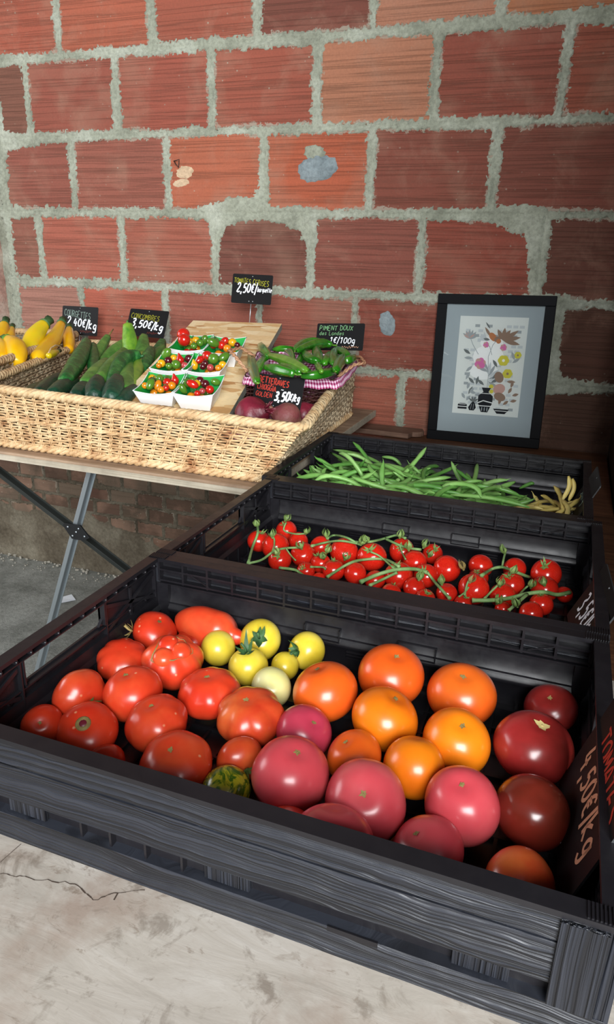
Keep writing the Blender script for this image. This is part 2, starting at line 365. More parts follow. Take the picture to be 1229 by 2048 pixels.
V_BEETB = veg('earthy_beetroot', [(150, 116, 86), (128, 84, 72), (122, 36, 58)], .6, 12, .8, coat=0)
M_BLACKSIGN = mat('slate_black_sign', lin((13, 13, 15)), .55, .22)
M_SIGNEDGE = mat('worn_sign_edge', lin((60, 62, 64)), .5)
def ink(name, c): return mat(name, lin(c), .6, .2)
I_WHITE = ink('white_chalk_ink', (240, 244, 250)); I_GREEN = ink('green_chalk_ink', (120, 170, 120)); I_OLIVE = ink('olive_chalk_ink', (150, 148, 40))
I_GREY = ink('grey_green_chalk_ink', (130, 150, 140)); I_RED = ink('red_chalk_ink', (176, 56, 44)); I_TAN = ink('tan_chalk_ink', (200, 150, 120)); I_FADERED = ink('faded_red_ink', (110, 44, 34))
M_STEEL = mat('galvanised_steel', lin((176, 186, 192)), .38, .5, .75)
M_STEELD = mat('dark_steel_tube', lin((64, 68, 66)), .42, .5, .6)
M_BRACKET = mat('black_bracket', lin((22, 24, 26)), .5)
M_PAPER = mat('white_paper', lin((225, 230, 236)), .8)
M_CARD = mat('white_card_punnet', lin((236, 240, 244)), .5, .3)
M_GREENIN = mat('green_punnet_lining', lin((20, 156, 62)), .45, .4)
M_FRAMEB = mat('black_picture_frame', lin((8, 9, 13)), .6, .15)
M_MATB = mat('grey_mount_board', lin((150, 162, 166)), .8)
M_PRINT = mat('print_paper', lin((206, 212, 208)), .8)
M_NAIL = mat('rusty_nail', lin((30, 28, 26)), .6)
M_PUTTY = mortar_mat('dried_putty', (190, 160, 130), (208, 182, 152), (220, 196, 168))

# ------------------------------------------------------------------ brick wall
WY = 1.7658; WA = 0.01565      # wall foot on the y axis and its slight turn
wall = empty('wall_back', (0, WY, 0), (0, 0, WA)); tag(wall, 'hollow red clay brick wall with smeared grey mortar joints', kind='structure')
ZJ = [1.0895 - .2274 * i for i in range(-1, 6)]     # course joints: 1.317 ... -.047
ROWJ = [[-1.41, -1.132, -.798, -.453, -.114, .223, .56, .92],
        [-1.41, -1.274, -.935, -.602, -.269, .069, .398, .735, .92],
        [-1.41, -1.119, -.763, -.432, -.099, .25, .59, .92],
        [-1.41, -1.281, -.946, -.601, -.275, .063, .398, .735, .92],
        [-1.41, -1.129, -.791, -.445, -.126, .21, .464, .80, .92],
        [-1.41, -1.29, -.96, -.62, -.29, .036, .37, .70, .92]]
ZTOP = ZJ[0] + .2274
ROWJ = [[-1.41, -1.29, -.96, -.62, -.29, .06, .39, .73, .92]] + ROWJ
ZJ = [ZTOP] + ZJ
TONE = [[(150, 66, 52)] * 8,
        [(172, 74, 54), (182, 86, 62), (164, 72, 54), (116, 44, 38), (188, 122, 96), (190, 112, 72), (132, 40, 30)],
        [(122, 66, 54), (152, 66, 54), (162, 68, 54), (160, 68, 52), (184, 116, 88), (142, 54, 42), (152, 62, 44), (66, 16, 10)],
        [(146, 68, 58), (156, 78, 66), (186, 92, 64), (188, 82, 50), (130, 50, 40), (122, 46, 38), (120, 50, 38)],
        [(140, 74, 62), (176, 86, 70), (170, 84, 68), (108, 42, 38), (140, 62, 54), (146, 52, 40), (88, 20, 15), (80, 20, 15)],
        [(172, 116, 104), (186, 86, 68), (160, 78, 66), (156, 72, 60), (140, 48, 38), (120, 42, 34), (72, 20, 14), (60, 16, 10)],  # right-end bricks of the lower rows darkened, shade painted into their tone
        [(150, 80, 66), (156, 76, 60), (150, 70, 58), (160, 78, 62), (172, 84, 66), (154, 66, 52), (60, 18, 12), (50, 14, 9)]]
rb = random.Random(3)
def brick_mesh(name, L, H, D=.05):
    b = MB(); n = 6
    xs = [L * (i / n - .5) for i in range(n + 1)]
    # slightly uneven, eased front edge: front face, chamfer, sides
    prof = [(0.0, .003), (.003, 0.0)]
    vs = []; fs = []
    ring = []
    def rect(inset, y):
        k = len(vs); x = L / 2 - inset; z = H / 2 - inset
        vs.extend([(-x, y, -z), (x, y, -z), (x, y, z), (-x, y, z)]); return k
    r0 = rect(0, D); r1 = rect(0, .004); r2 = rect(.004, 0)
    for a, c in ((r0, r1), (r1, r2)):
        for i in range(4): fs.append((a + i, a + (i + 1) % 4, c + (i + 1) % 4, c + i))
    fs.append((r2, r2 + 1, r2 + 2, r2 + 3)); fs.append((r0 + 3, r0 + 2, r0 + 1, r0))
    b.add(vs, fs); return b
for r in range(len(ROWJ)):
    z1, z0 = ZJ[r], ZJ[r + 1] if r + 1 < len(ZJ) else ZJ[r] - .2274
    js = ROWJ[r]
    for i in range(len(js) - 1):
        L = js[i + 1] - js[i] - .010; H = z1 - z0 - .010
        o = brick_mesh('brick', L, H).build('brick', M_BRICK, wall)
        o.location = ((js[i] + js[i + 1]) / 2, rb.uniform(-.0012, .0012), (z0 + z1) / 2); o.rotation_euler = (rb.uniform(-.004, .004), rb.uniform(-.004, .004), 0)
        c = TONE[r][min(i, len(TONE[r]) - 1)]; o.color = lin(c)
# small solid bricks below
OLDH = .0585; ZO = -.047; NOLD = 10
oldmesh = brick_mesh('old_brick', .112, .051, .04)
o0 = None; old_rows = []
for r in range(NOLD):
    z = ZO - (r + .5) * OLDH; js = []
    off = (r % 2) * .06 + rb.uniform(-.01, .01); x = -1.86 + off
    while x < .92:
        if o0 is None: o0 = oldmesh.build('brick', M_OLDBRICK, wall); o = o0
        else: o = o0.copy(); COL.objects.link(o)
        o.location = (x + .06, rb.uniform(.001, .006), z); k = rb.uniform(.7, 1.1)
        c = rb.choice([(112, 84, 70), (100, 76, 64), (112, 98, 84), (92, 68, 58), (88, 54, 46), (116, 102, 88)])
        o.color = lin(tuple(min(255, v * k) for v in c)); js.append(x); x += .12
    old_rows.append(js)
# mortar skin: one fine relief mesh, proud at the joints, sunk behind the bricks
XA, XB, ZA, ZB = -1.87, .94, -.712, 1.50; ST = .0042
nx = int((XB - XA) / ST); nz = int((ZB - ZA) / ST)
gx = np.linspace(XA, XB, nx); gz = np.linspace(ZA, ZB, nz); X, Z = np.meshgrid(gx, gz)
dj = np.full(X.shape, 9.0); tool = np.full(X.shape, 9.0)
wob = .004 * vnoise(X, Z, .10, 11) + .002 * vnoise(X, Z, .03, 12)
for r in range(len(ROWJ)):
    z1 = ZJ[r]; z0 = z1 - .2274
    msk = (Z <= z1) & (Z > z0)
    d = np.minimum(np.abs(Z - z1), np.abs(Z - z0))
    for x in ROWJ[r]: d = np.minimum(d, np.abs(X - x))
    dj = np.where(msk, d, dj)
tool = np.abs(dj + wob * .35 - .001)
hw = .0122 + .0050 * vnoise(X, Z, .11, 1) + .0024 * vnoise(X, Z, .035, 2) + .0042 * vnoise(X, Z, .012, 3) + .0085 * vnoise(X, Z, .0052, 4)
def blob(cx, cz, rx, rz, amt):
    global hw
    q = np.exp(-(((X - cx) / rx) ** 2 + ((Z - cz) / rz) ** 2)); hw = hw + amt * q
blob(-.515, .675, .075, .035, .045); blob(-.56, .63, .07, .03, .03); blob(-.32, .595, .05, .04, .03); blob(.335, .60, .06, .05, .045); blob(.37, .52, .02, .07, .02)
blob(-1.33, .845, .10, .03, .018); blob(-.40, .62, .08, .02, .012); blob(-.58, .59, .04, .04, .025); blob(.24, .63, .12, .015, .01)
blob(-1.36, .5, .03, .5, .012); blob(-.2, 1.07, .35, .02, .006); blob(.49, 1.0, .05, .1, .014); blob(-1.42, .95, .04, .12, .03); blob(.44, .25, .05, .2, .02); blob(.44, .19, .12, .04, .02)
e = (hw - dj)
H = np.clip(e * .30, -.02, .0034) + .0009 * vnoise(X, Z, .006, 5) + .0012 * vnoise(X, Z, .02, 6)
H = np.where(e > 0, np.maximum(H, .0006 + .0016 * (vnoise(X, Z, .006, 8) + .9)), H)
H -= .0042 * np.exp(-(tool / .0026) ** 2) * (dj < .006)
H = np.where(e < -.004, -.012, H)
# lower zone: old bricks with wide grimy joints, plus smear and plinth
low = Z < ZO - .004
dz = np.abs(((ZO - Z) / OLDH) % 1.0); dz = np.minimum(dz, 1 - dz) * OLDH
dx = np.full(X.shape, 9.0)
for r, js in enumerate(old_rows):
    mk = (Z <= ZO - r * OLDH) & (Z > ZO - (r + 1) * OLDH)
    if not js: continue
    d = np.full(X.shape, 9.0)
    for x in js: d = np.minimum(d, np.abs(X - x))
    dx = np.where(mk, d, dx)
do = np.minimum(dz, dx)
hwo = .0052 + .004 * vnoise(X, Z, .02, 21) + .003 * vnoise(X, Z, .008, 22)
zp = np.where(X < -1.2, -.50, np.where(X < -.75, -.50 - (X + 1.2) / .45 * .10, -.60)) + .03 * vnoise(X, Z * 0, .15, 23)
hwo = hwo + .05 * np.clip((zp - Z) / .03 + .5, 0, 1) + .012 * np.clip(vnoise(X, Z, .16, 24) - .25, 0, 1)
eo = hwo - do
HO = np.where(eo > 0, .001 + .0012 * vnoise(X, Z, .01, 25) + .0022 * np.clip((zp - Z) / .05 + .5, 0, 1) + .002 * vnoise(X, Z, .05, 26), -.012)
H = np.where(low, HO, H)
leftr = (X < -1.44) & (Z > ZO); H = np.where(leftr, -.02, H)
Vv = np.stack([X.ravel(), -H.ravel(), Z.ravel()], 1)
idx = np.arange(nx * nz).reshape(nz, nx)
Fq = np.stack([idx[:-1, :-1].ravel(), idx[:-1, 1:].ravel(), idx[1:, 1:].ravel(), idx[1:, :-1].ravel()], 1)
mo = mesh_np('mortar', Vv, Fq, [M_MORTAR, M_OLDMORTAR], wall)
mi = ((Z[:-1, :-1] < ZO - .004).astype(np.int32)).ravel(); mo.data.polygons.foreach_set('material_index', mi); mo['kind'] = 'stuff'
b = MB(); b.box(-1.87, .94, .052, .2, -.712, 1.56); b.build('wall_core', M_OLDMORTAR, wall)
# cement patches, putty, nail
def lump(name, cx, cz, rx, rz, m_, seed, proud=.004, parent=wall):
    b = MB(); n = 30; rr = random.Random(seed); pr = [1 + .22 * math.sin(2 * a + seed) * rr.uniform(.5, 1) + rr.uniform(-.1, .1) for a in [2 * PI * i / n for i in range(n)]]
    vs = [(cx, -proud, cz)]
    for ring, (k, y) in enumerate(((.45, -proud * 1.05), (.8, -proud * .8), (1.0, .002))):
        for i in range(n):
            a = 2 * PI * i / n; q = 1 + (pr[i] - 1) * k; vs.append((cx + rx * k * q * math.cos(a), y + rr.uniform(-.0006, .0006), cz + rz * k * q * math.sin(a)))
    fs = [(0, 1 + (i + 1) % n, 1 + i)[::-1] for i in range(n)]
    for r_ in range(2):
        for i in range(n): fs.append((1 + r_ * n + i, 1 + (r_ + 1) * n + i, 1 + (r_ + 1) * n + (i + 1) % n, 1 + r_ * n + (i + 1) % n))
    b.add([Vector(v) for v in vs], fs, 0, True); return b.build(name, m_, parent)
lump('cement_patch', -.262, .757, .058, .042, M_PATCH, 1, .006); lump('cement_patch', -.272, .800, .030, .024, M_MORTAR, 2, .0035)
lump('cement_patch', -.022, .325, .033, .036, M_PATCH, 4, .004); lump('putty_smear', -.700, .752, .04, .02, M_PUTTY, 5, .002); lump('putty_smear', -.715, .722, .035, .013, M_PUTTY, 6, .002)
b = MB(); b.tube([(-.735, 0, .782), (-.732, -.012, .783), (-.712, -.014, .787), (-.716, -.012, .765), (-.729, -.012, .779)], .0016, 6)
b.build('bent_nail', M_NAIL, wall)
# rough render return at the left end of the brickwork
b = MB(); nxr, nzr = 40, 150; vs = []; rr = random.Random(5)
for j in range(nzr + 1):
    for i in range(nxr + 1):
        x = -1.47 - .42 * i / nxr + .006 * mnoise.noise(Vector((0, j * .21, 3))); z = -.04 + 1.6 * j / nzr
        y = (.02 if i == 0 else -.030) + .006 * mnoise.noise(Vector((i * .7, j * .7, 1))) + .003 * mnoise.noise(Vector((i * 2.1, j * 2.1, 5)))
        vs.append((x, y, z))
fs = [(j * (nxr + 1) + i, (j + 1) * (nxr + 1) + i, (j + 1) * (nxr + 1) + i + 1, j * (nxr + 1) + i + 1) for j in range(nzr) for i in range(nxr)]
b.add([Vector(v) for v in vs], fs, 0, True); b.build('rough_render', M_RENDER, wall)

# ------------------------------------------------------------------ floor, side walls, crumbs
def gridplane(name, x0, x1, y0, y1, z, n, amp, m_, parent=None):
    gx = np.linspace(x0, x1, n); gy = np.linspace(y0, y1, n); X, Y = np.meshgrid(gx, gy)
    Zz = z + amp * vnoise(X, Y, .35, 31) + amp * .3 * vnoise(X, Y, .06, 32)
    idx = np.arange(n * n).reshape(n, n)
    F_ = np.stack([idx[:-1, :-1].ravel(), idx[:-1, 1:].ravel(), idx[1:, 1:].ravel(), idx[1:, :-1].ravel()], 1)
    return mesh_np(name, np.stack([X.ravel(), Y.ravel(), Zz.ravel()], 1), F_, m_, parent)
FZ = -.706
fl = gridplane('floor', -3.2, 3.2, -3.6, 1.86, FZ, 160, .003, M_FLOOR); tag(fl, 'rough grey concrete floor', kind='structure')
b = MB(); b.box(.80, .92, -.08, 1.80, FZ, 2.2); b.box(.657, .7999, 1.15, 1.80, FZ, 2.2); o = b.build('shade_wall_right', M_DARKWALL); tag(o, 'unseen dark side wall and pier added to shade the right end of the brickwork', kind='structure')  # out of view; pier and wall placed to shade the brickwork's right end
b = MB(); b.box(-3.2, .92, -.9, 1.9, 2.2, 2.3); o = b.build('ceiling', M_DARKWALL); tag(o, 'dark ceiling above the stall', kind='structure')
b = MB(); b.box(-3.3, -3.2, -3.6, 1.9, FZ, 2.3); o = b.build('wall_left', M_RENDER); tag(o, 'rendered wall at the left', kind='structure')
b = MB(); b.box(-3.2, -1.86, 1.72, 1.9, FZ, 2.3); o = b.build('wall_far_left', M_RENDER); tag(o, kind='structure')
b = MB(); rr = random.Random(9)
for i in range(230):
    px = rr.uniform(0, 250); q = rr.random() ** 2
    cx = -1.65 + rr.random() * 1.15; cy = 1.735 - q * .10; r = rr.uniform(.002, .008) * (1 - .5 * q)
    n = 6; M = Matrix.Translation((cx, cy, FZ + r * .5 + .002)) @ Matrix.Rotation(rr.random() * 6, 4, 'Z') @ Matrix.Diagonal((1, rr.uniform(.6, 1), rr.uniform(.5, .9), 1))
    b.lathe([(0, -r), (r * .8, -r * .6), (r, 0), (r * .75, r * .6), (0, r)], n, 0, M)
o = b.build('mortar_crumbs', M_PEBBLE); tag(o, 'pale mortar crumbs scattered on the floor along the foot of the wall', 'rubble', kind='stuff')
P = at(134, 1197, 2, FZ + .004)
b = MB(); b.add([P + Vector(v) for v in ((-.035, -.012, 0), (.005, -.035, .001), (.036, .005, 0), (-.004, .032, .002))], [(0, 1, 2, 3)]);
b.add([P + Vector(v) + Vector((0, 0, -.0015)) for v in ((-.035, -.012, 0), (.005, -.035, .001), (.036, .005, 0), (-.004, .032, .002))], [(3, 2, 1, 0)])
tag(b.build('paper_scrap', M_PAPER), 'small white paper scrap lying on the concrete floor', 'paper')

# ------------------------------------------------------------------ left table (grey brown top on crossed steel legs)
TL = empty('trestle_table', (-.8, 1.3, FZ)); tag(TL, 'grey-brown wooden tabletop on crossed steel legs holding the wicker baskets', 'table')
def P_(v): return Vector(v) - TL.location
top = MB(); vs = []; n = 24
front = [( -1.95 + 1.93 * i / n, .838 + .012 * math.sin(i * .9) + .0 * i) for i in range(n + 1)]
top.box(-1.95, -.03, .848, 1.712, .050, .0695); t_ = top.build('tabletop', M_TABL, TL); t_.location = -TL.location; bevel(t_, .003)
e_ = MB(); e_.box(-1.95, -.03, .8455, .849, .0505, .064); e_ = e_.build('front_edge', M_EDGE, TL); e_.location = -TL.location
e_ = MB(); e_.box(-.0305, -.028, .849, 1.712, .0505, .069); e_ = e_.build('side_edge', M_EDGE, TL); e_.location = -TL.location
YL = .95
cA = at(150, 1062, 1, YL)           # crossing bracket
d1a = at(175, 968, 1, YL); d1b = cA + (cA - d1a) * ((cA.z - FZ - .0) / (d1a.z - cA.z))
d2a = at(5, 950, 1, YL + .06); cB = at(150, 1062, 1, YL + .06); 
e2 = at(240, 1150, 1, YL + .06); dd = (cB - d2a); d2b = cB + dd * ((cB.z - FZ) / (-dd.z))
ztop = .05
d1t = cA + (d1a - cA) * ((ztop - cA.z) / (d1a.z - cA.z)); d2t = cB + (d2a - cB) * ((ztop - cB.z) / (d2a.z - cB.z))
for i, (a, c, mm) in enumerate(((d1t, d1b, M_STEEL), (d2t, d2b, M_STEELD))):
    q = MB(); q.bar(a, c, .012, .018, (0, 1, 0)); q.bar(a + Vector((0, .010, 0)), c + Vector((0, .010, 0)), .020, .003, (0, 1, 0)); o = q.build('leg', mm, TL); o.location = -TL.location; bevel(o, .002)
    if i == 0: o['label'] = 'bright galvanised leg'
    else: o['label'] = 'dark steel leg'
q = MB(); c0 = at(149, 1063, 1, YL - .016); hexa = []
for k, (x, z) in enumerate(((-.034, .030), (.022, .030), (.052, -.016), (.030, -.034), (-.012, -.034), (-.040, .018))):
    hexa.append(Vector((x * .85, 0, z * .62)))
vs = [c0 + h for h in hexa] + [c0 + h + Vector((0, .004, 0)) for h in hexa]; nh = len(hexa)
q.add(vs, [tuple(range(nh)), tuple(range(nh, 2 * nh))[::-1]] + [(i, i + nh, (i + 1) % nh + nh, (i + 1) % nh) for i in range(nh)])
o = q.build('bracket', M_BRACKET, TL); o.location = -TL.location
for (x, z) in ((-.018, .010), (.014, .010), (.030, -.008), (-.006, -.012), (.006, 0)):
    q = MB(); q.lathe([(0, .002), (.002, .0015), (.0025, 0)], 10, 0, Matrix.Translation(c0 + Vector((x, -.001, z))) @ Matrix.Rotation(PI / 2, 4, 'X')); ob = q.build('bolt', M_STEEL, o)
q = MB(); q.bar((-.16, 1.5, FZ), (-.16, 1.5, .05), .03, .03, (0, 1, 0)); o = q.build('leg', M_STEELD, TL); o.location = -TL.location

# ------------------------------------------------------------------ crate table
TC = empty('display_table', (.5, .5, FZ)); tag(TC, 'long table with pale stained plywood front and dark rear board under the crates', 'table')
def tpart(mb, name, m_, bev=.002, label=None):
    o = mb.build(name, m_, TC); o.location = -TC.location
    if bev: bevel(o, bev)
    if label: o['label'] = label
    return o
b = MB(); b.box(.012, .79, -.75, .50, -.022, 0); tpart(b, 'front_board', M_PLY, label='pale worn plywood board with stains')
b = MB(); b.box(.012, .652, .503, 1.745, -.022, -.001); tpart(b, 'rear_board', M_BROWN, label='dark brown stained board')
b = MB(); b.box(.64, .785, .43, .53, .0005, .008); o = b.build('wood_offcut', M_PLANK); bevel(o, .001); tag(o, 'thin brown wood offcut lying right of the crates', 'board')
b = MB(); b.box(.655, .785, .445, .55, .0085, .015); o = b.build('wood_offcut', M_PLANK); bevel(o, .001); tag(o, 'smaller wood offcut on top of the other right of the crates', 'board')
for x, y in ((.08, -.65), (.72, -.65), (.08, .42), (.72, .42), (.08, 1.65), (.61, 1.65)):
    b = MB(); b.box(x - .025, x + .025, y - .025, y + .025, FZ, -.022); tpart(b, 'leg', M_PLANK)
# cracks and knife marks in the plywood
crk = MB()
def crack(pts, w_):
    P0 = [at(x, y, 2, .0003) for x, y in pts]
    for i in range(len(P0) - 1):
        a, c = P0[i], P0[i + 1]; d = (c - a).normalized(); s_ = Vector((-d.y, d.x, 0)) * w_ * (.5 + random.random())
        crk.add([a - s_, c - s_, c + s_, a + s_], [(0, 1, 2, 3)])
rr = random.Random(4)
def jag(a, c, n, amp):
    return [(a[0] + (c[0] - a[0]) * i / n + (rr.uniform(-amp, amp) if 0 < i < n else 0), a[1] + (c[1] - a[1]) * i / n + (rr.uniform(-amp, amp) if 0 < i < n else 0)) for i in range(n + 1)]
crack(jag((0, 1748), (60, 1756), 8, 3) + jag((60, 1756), (150, 1768), 8, 3) + jag((150, 1768), (186, 1800), 6, 3) + jag((186, 1800), (235, 1786), 6, 3), .0004)
crack(jag((235, 1786), (290, 1780), 6, 2), .0003); crack([(228, 1800), (236, 1786)], .0007)
crack(jag((0, 1725), (42, 1688), 2, 1), .0003)
tpart(crk, 'crack', mat('crack_dark', lin((70, 56, 46)), .9), 0)
# loose dark plank at the back left of the table
b = MB(); n = 10; out = [(-.10, 1.675), (.088, 1.665)] + [(.095 + .03 * math.sin(PI / 2 * i / 5), 1.695 + .03 * (1 - math.cos(PI / 2 * i / 5)) * 1.0) for i in range(6)] + [(.115, 1.755), (-.10, 1.755)]
nn = len(out); vs = [Vector((x, y, .001)) for x, y in out] + [Vector((x, y, .016)) for x, y in out]
b.add(vs, [tuple(range(nn))[::-1], tuple(range(nn, 2 * nn))] + [(i, (i + 1) % nn, (i + 1) % nn + nn, i + nn) for i in range(nn)])
o = b.build('loose_plank', M_PLANK); bevel(o, .0015); tag(o, 'dark round-cornered plank lying against the wall left of the picture frame', 'plank')

# ------------------------------------------------------------------ crates
CH = .1129
def make_crate():
    root = empty('produce_crate')
    RT = .016    # rim width
    # long panels --------------------------------------------------------
    def long_panel(back):
        b = MB(); s = (lambda y: .4 - y) if back else (lambda y: y)
        def bx(x0, x1, y0, y1, z0, z1, mi=0):
            ya, yb = sorted((s(y0), s(y1))); b.box(x0, x1, ya, yb, z0, z1, mi)
        # outer boards with wood grain, y=0 is the outside
        bx(.0, .6, .0, RT, CH - .005, CH)                    # rim top
        bx(.0005, .5995, .0006, .0045, .0865, CH - .0052, 1)   # upper grained band
        bx(.003, .5965, -.0004 + .001, .006, .047, .0845, 1)   # middle band
        bx(.006, .594, .010, .014, .028, .047, 0)              # recess
        bx(.0015, .5985, .0002, .012, .0, .0285, 1)            # lower band
        bx(.004, .596, .0040, .0048, .076, CH - .005, 0)
        for x in (.088, .288, .49 - .0):                       # upright-grained blocks in the gaps
            bx(x, x + .042, .0022, .0038, .0835, .0875, 2); bx(x + .004, x + .044, .004, .012, .030, .0475, 2)
        for x in (.17, .20, .235, .27): bx(x, x + .0022, .003, .012, .0285, .047)
        bx(.40, .44, -.0004, .001, .024, .029); 
        # corner posts
        for x0 in (.560, .012):
            bx(x0, x0 + .030, -.003, .003, .031, CH - .006, 2)
        # inside: lattice of small cells under the rim
        cells = 15; cw = .568 / cells
        for i in range(cells + 1):
            x = .016 + i * cw; t = .0030
            zb = .078 if i not in (5, 10) else .074
            bx(x - t / 2, x + t / 2, .0045, RT - .001, zb, CH - .004)
        for z in (.0950, .079): bx(.016, .584, .0045, RT - .0008, z, z + .0026)
        bx(.016, .584, .0045, RT, .0755, .0765)
        for k, (xa, xb) in enumerate(((.05, .205), (.235, .39), (.42, .565))): bx(xa, xb, RT - .002, RT - .0005, .0735, .0752)
        # concave inner panel built from a swept profile
        prof = [(.0085, .0755), (.0088, .062), (.0105, .052), (.0145, .044), (.0185, .040), (.0185, .035), (.016, .0335), (.0165, .012), (.018, .006), (.018, .0)]
        vs = []; N = 13
        for i in range(N):
            x = .03 + .54 * i / (N - 1)
            for (y, z) in prof: vs.append(Vector((x, s(y), z)))
        k = len(prof)
        fs = [(i * k + j, (i + 1) * k + j, (i + 1) * k + j + 1, i * k + j + 1) for i in range(N - 1) for j in range(k - 1)]
        if back: fs = [f[::-1] for f in fs]
        b.add(vs, fs, 0, True)
        bx(.004, .0305, .0075, .0165, 0, .076); bx(.5695, .596, .0075, .0165, 0, .076)
        # clips and label recesses
        for x in (.055, .175, .295, .415, .535):
            for q in range(3): bx(x, x + .028, .0165, .0192, .0215 + q * .0045, .0238 + q * .0045)
        for x in (.235, .36):
            bx(x, x + .05, .013, .0190, .0405, .0418); bx(x, x + .05, .0100, .013, .0575, .0587); bx(x, x + .0015, .0105, .0185, .0405, .058); bx(x + .0485, x + .05, .0105, .0185, .0405, .058)
        for x in (.3, ): b.bar((x - .24, s(RT - .002), .098), (x - .20, s(RT - .002), .079), .0012, .0012)
        b.bar((.55, s(RT - .002), .096), (.515, s(RT - .002), .083), .0014, .0014)
        o = b.build('long_side_panel', [M_PLAST, M_GRAINH, M_GRAINV], root); return o
    long_panel(False); long_panel(True)
    # short panels with hand hole ------------------------------------------
    def short_panel(right):
        b = MB(); s = (lambda x: .6 - x) if right else (lambda x: x)
        def bx(x0, x1, y0, y1, z0, z1, mi=0):
            xa, xb = sorted((s(x0), s(x1))); b.box(xa, xb, y0, y1, z0, z1, mi)
        T = .012
        bx(0, .016, .012, .388, CH - .005, CH)
        h0, h1, hz0, hz1 = .122, .262, .0835, .1015 - .004
        hz0 = .070; hz1 = .1000
        # skin around the hole
        bx(.004, .007, .016, .384, hz1, CH - .004, 1 if right else 0)
        bx(.004, .007, .016, h0, .0, hz1); bx(.004, .007, h1, .384, .0, hz1); bx(.004, .007, h0, h1, .0, hz0)
        # ribs under the rim
        for i in range(17):
            y = .022 + i * .0222; bx(.007, .0145, y, y + .0018, hz1 + .001, CH - .004)
            M = Matrix.Translation((s(.0142), y + .0009, CH - .0095)) @ Matrix.Rotation(PI / 2, 4, 'Y'); b.lathe([(0, .0010), (.0016, .0008), (.0018, -.001)], 8, 0, M)
        bx(.007, .0135, .016, .384, hz1 - .0008, hz1 + .0006)
        # hole frame with rounded ends
        for (ya, yb, za, zb) in ((h0, h1, hz0 - .004, hz0 - .002), (h0 - .002, h0, hz0, hz1), (h1, h1 + .002, hz0, hz1)): bx(.004, .014, ya, yb, za, zb)
        for (yc, sg) in ((h0, 1), (h1, -1)):
            b.add([Vector((s(.006), yc, hz0)), Vector((s(.006), yc + sg * .008, hz0)), Vector((s(.006), yc, hz0 + .008)), Vector((s(.010), yc, hz0)), Vector((s(.010), yc + sg * .008, hz0)), Vector((s(.010), yc, hz0 + .008))],
                  [(0, 1, 2), (5, 4, 3), (1, 4, 5, 2)])
        # cross braces and round bosses
        for (ya, yb) in ((.02, h0 - .006), (h1 + .006, .38)):
            b.bar((s(.0095), ya, .092), (s(.0095), yb, .056), .005, .0025, (1, 0, 0)); b.bar((s(.0095), yb, .092), (s(.0095), ya, .056), .005, .0025, (1, 0, 0))
            bx(.007, .013, ya - .002, ya, .04, hz1); bx(.007, .013, yb, yb + .002, .04, hz1)
            b.bar((s(.0095), (ya + yb) / 2, .094), (s(.0095), (ya + yb) / 2, .054), .004, .002, (1, 0, 0))
            for q in range(3):
                M = Matrix.Translation((s(.0085), ya + (yb - ya) * (q + .5) / 3, .060)) @ Matrix.Rotation(PI / 2 * (-1 if right else 1), 4, 'Y'); b.lathe([(.0025, .002), (.0040, .0018), (.0043, 0)], 12, 0, M)
        for y in (.14, .19, .24):
            M = Matrix.Translation((s(.0085), y, .064)) @ Matrix.Rotation(PI / 2 * (-1 if right else 1), 4, 'Y'); b.lathe([(.0022, .002), (.0034, .002), (.0037, 0)], 12, 0, M)
        bx(.007, .0125, .016, .384, .052, .0545); bx(.007, .0115, .016, .384, .064, .0655)
        # lower sloped shelf
        prof = [(.0125, .052), (.0135, .040), (.0175, .034), (.0175, .0), ]
        vs = []; 
        for y in (.016, .384):
            for (x, z) in prof: vs.append(Vector((s(x), y, z)))
        b.add(vs, [(j, 4 + j, 5 + j, j + 1) for j in range(3)] if not right else [(j + 1, 5 + j, 4 + j, j) for j in range(3)])
        for i in range(9): bx(.0175, .0195, .03 + i * .04, .033 + i * .04, .004, .032)
        # upright grained outside cover on corners
        for (ya, yb) in ((-.0005, .0145), (.3855, .4005)): bx(-.0005, .0165, ya + .001, yb - .001, .0, CH - .0055, 2)
        o = b.build('short_side_panel', [M_PLAST, M_GRAINH, M_GRAINV], root); return o
    short_panel(False); short_panel(True)
    b = MB(); b.box(.012, .588, .012, .388, .0015, .006)
    for i in range(23): b.box(.02 + i * .0245, .0235 + i * .0245, .014, .386, .006, .0098)
    for i in range(9): b.box(.014, .586, .035 + i * .041, .0385 + i * .041, .006, .0102)
    b.build('floor_panel', M_PLAST, root)
    # ribbed corner caps on the rim
    for (x, y) in ((0, 0), (.574, 0), (0, .384), (.574, .384)):
        b = MB()
        for i in range(10): b.box(x + .001 + i * .0026, x + .0022 + i * .0026, y + .001, y + .015, CH, CH + .0012)
        b.build('ribbed_corner', M_PLAST, root)
    return root
def copy_tree(o, parent=None):
    c = o.copy(); COL.objects.link(c)
    if parent is not None: c.parent = parent
    for ch in o.children: copy_tree(ch, c)
    return c
crA = make_crate()
crB = copy_tree(crA); crC = copy_tree(crA)
crA.location = (0, 0, 0); crB.location = (.0015, .4005, .0); crC.location = (-.0115, .801, .0)
tag(crA, 'front black plastic crate of large mixed tomatoes', 'crate', 'black crates in a row on the table')
tag(crB, 'middle black plastic crate holding tomatoes on the vine', 'crate', 'black crates in a row on the table')
tag(crC, 'rear black plastic crate holding green beans', 'crate', 'black crates in a row on the table')

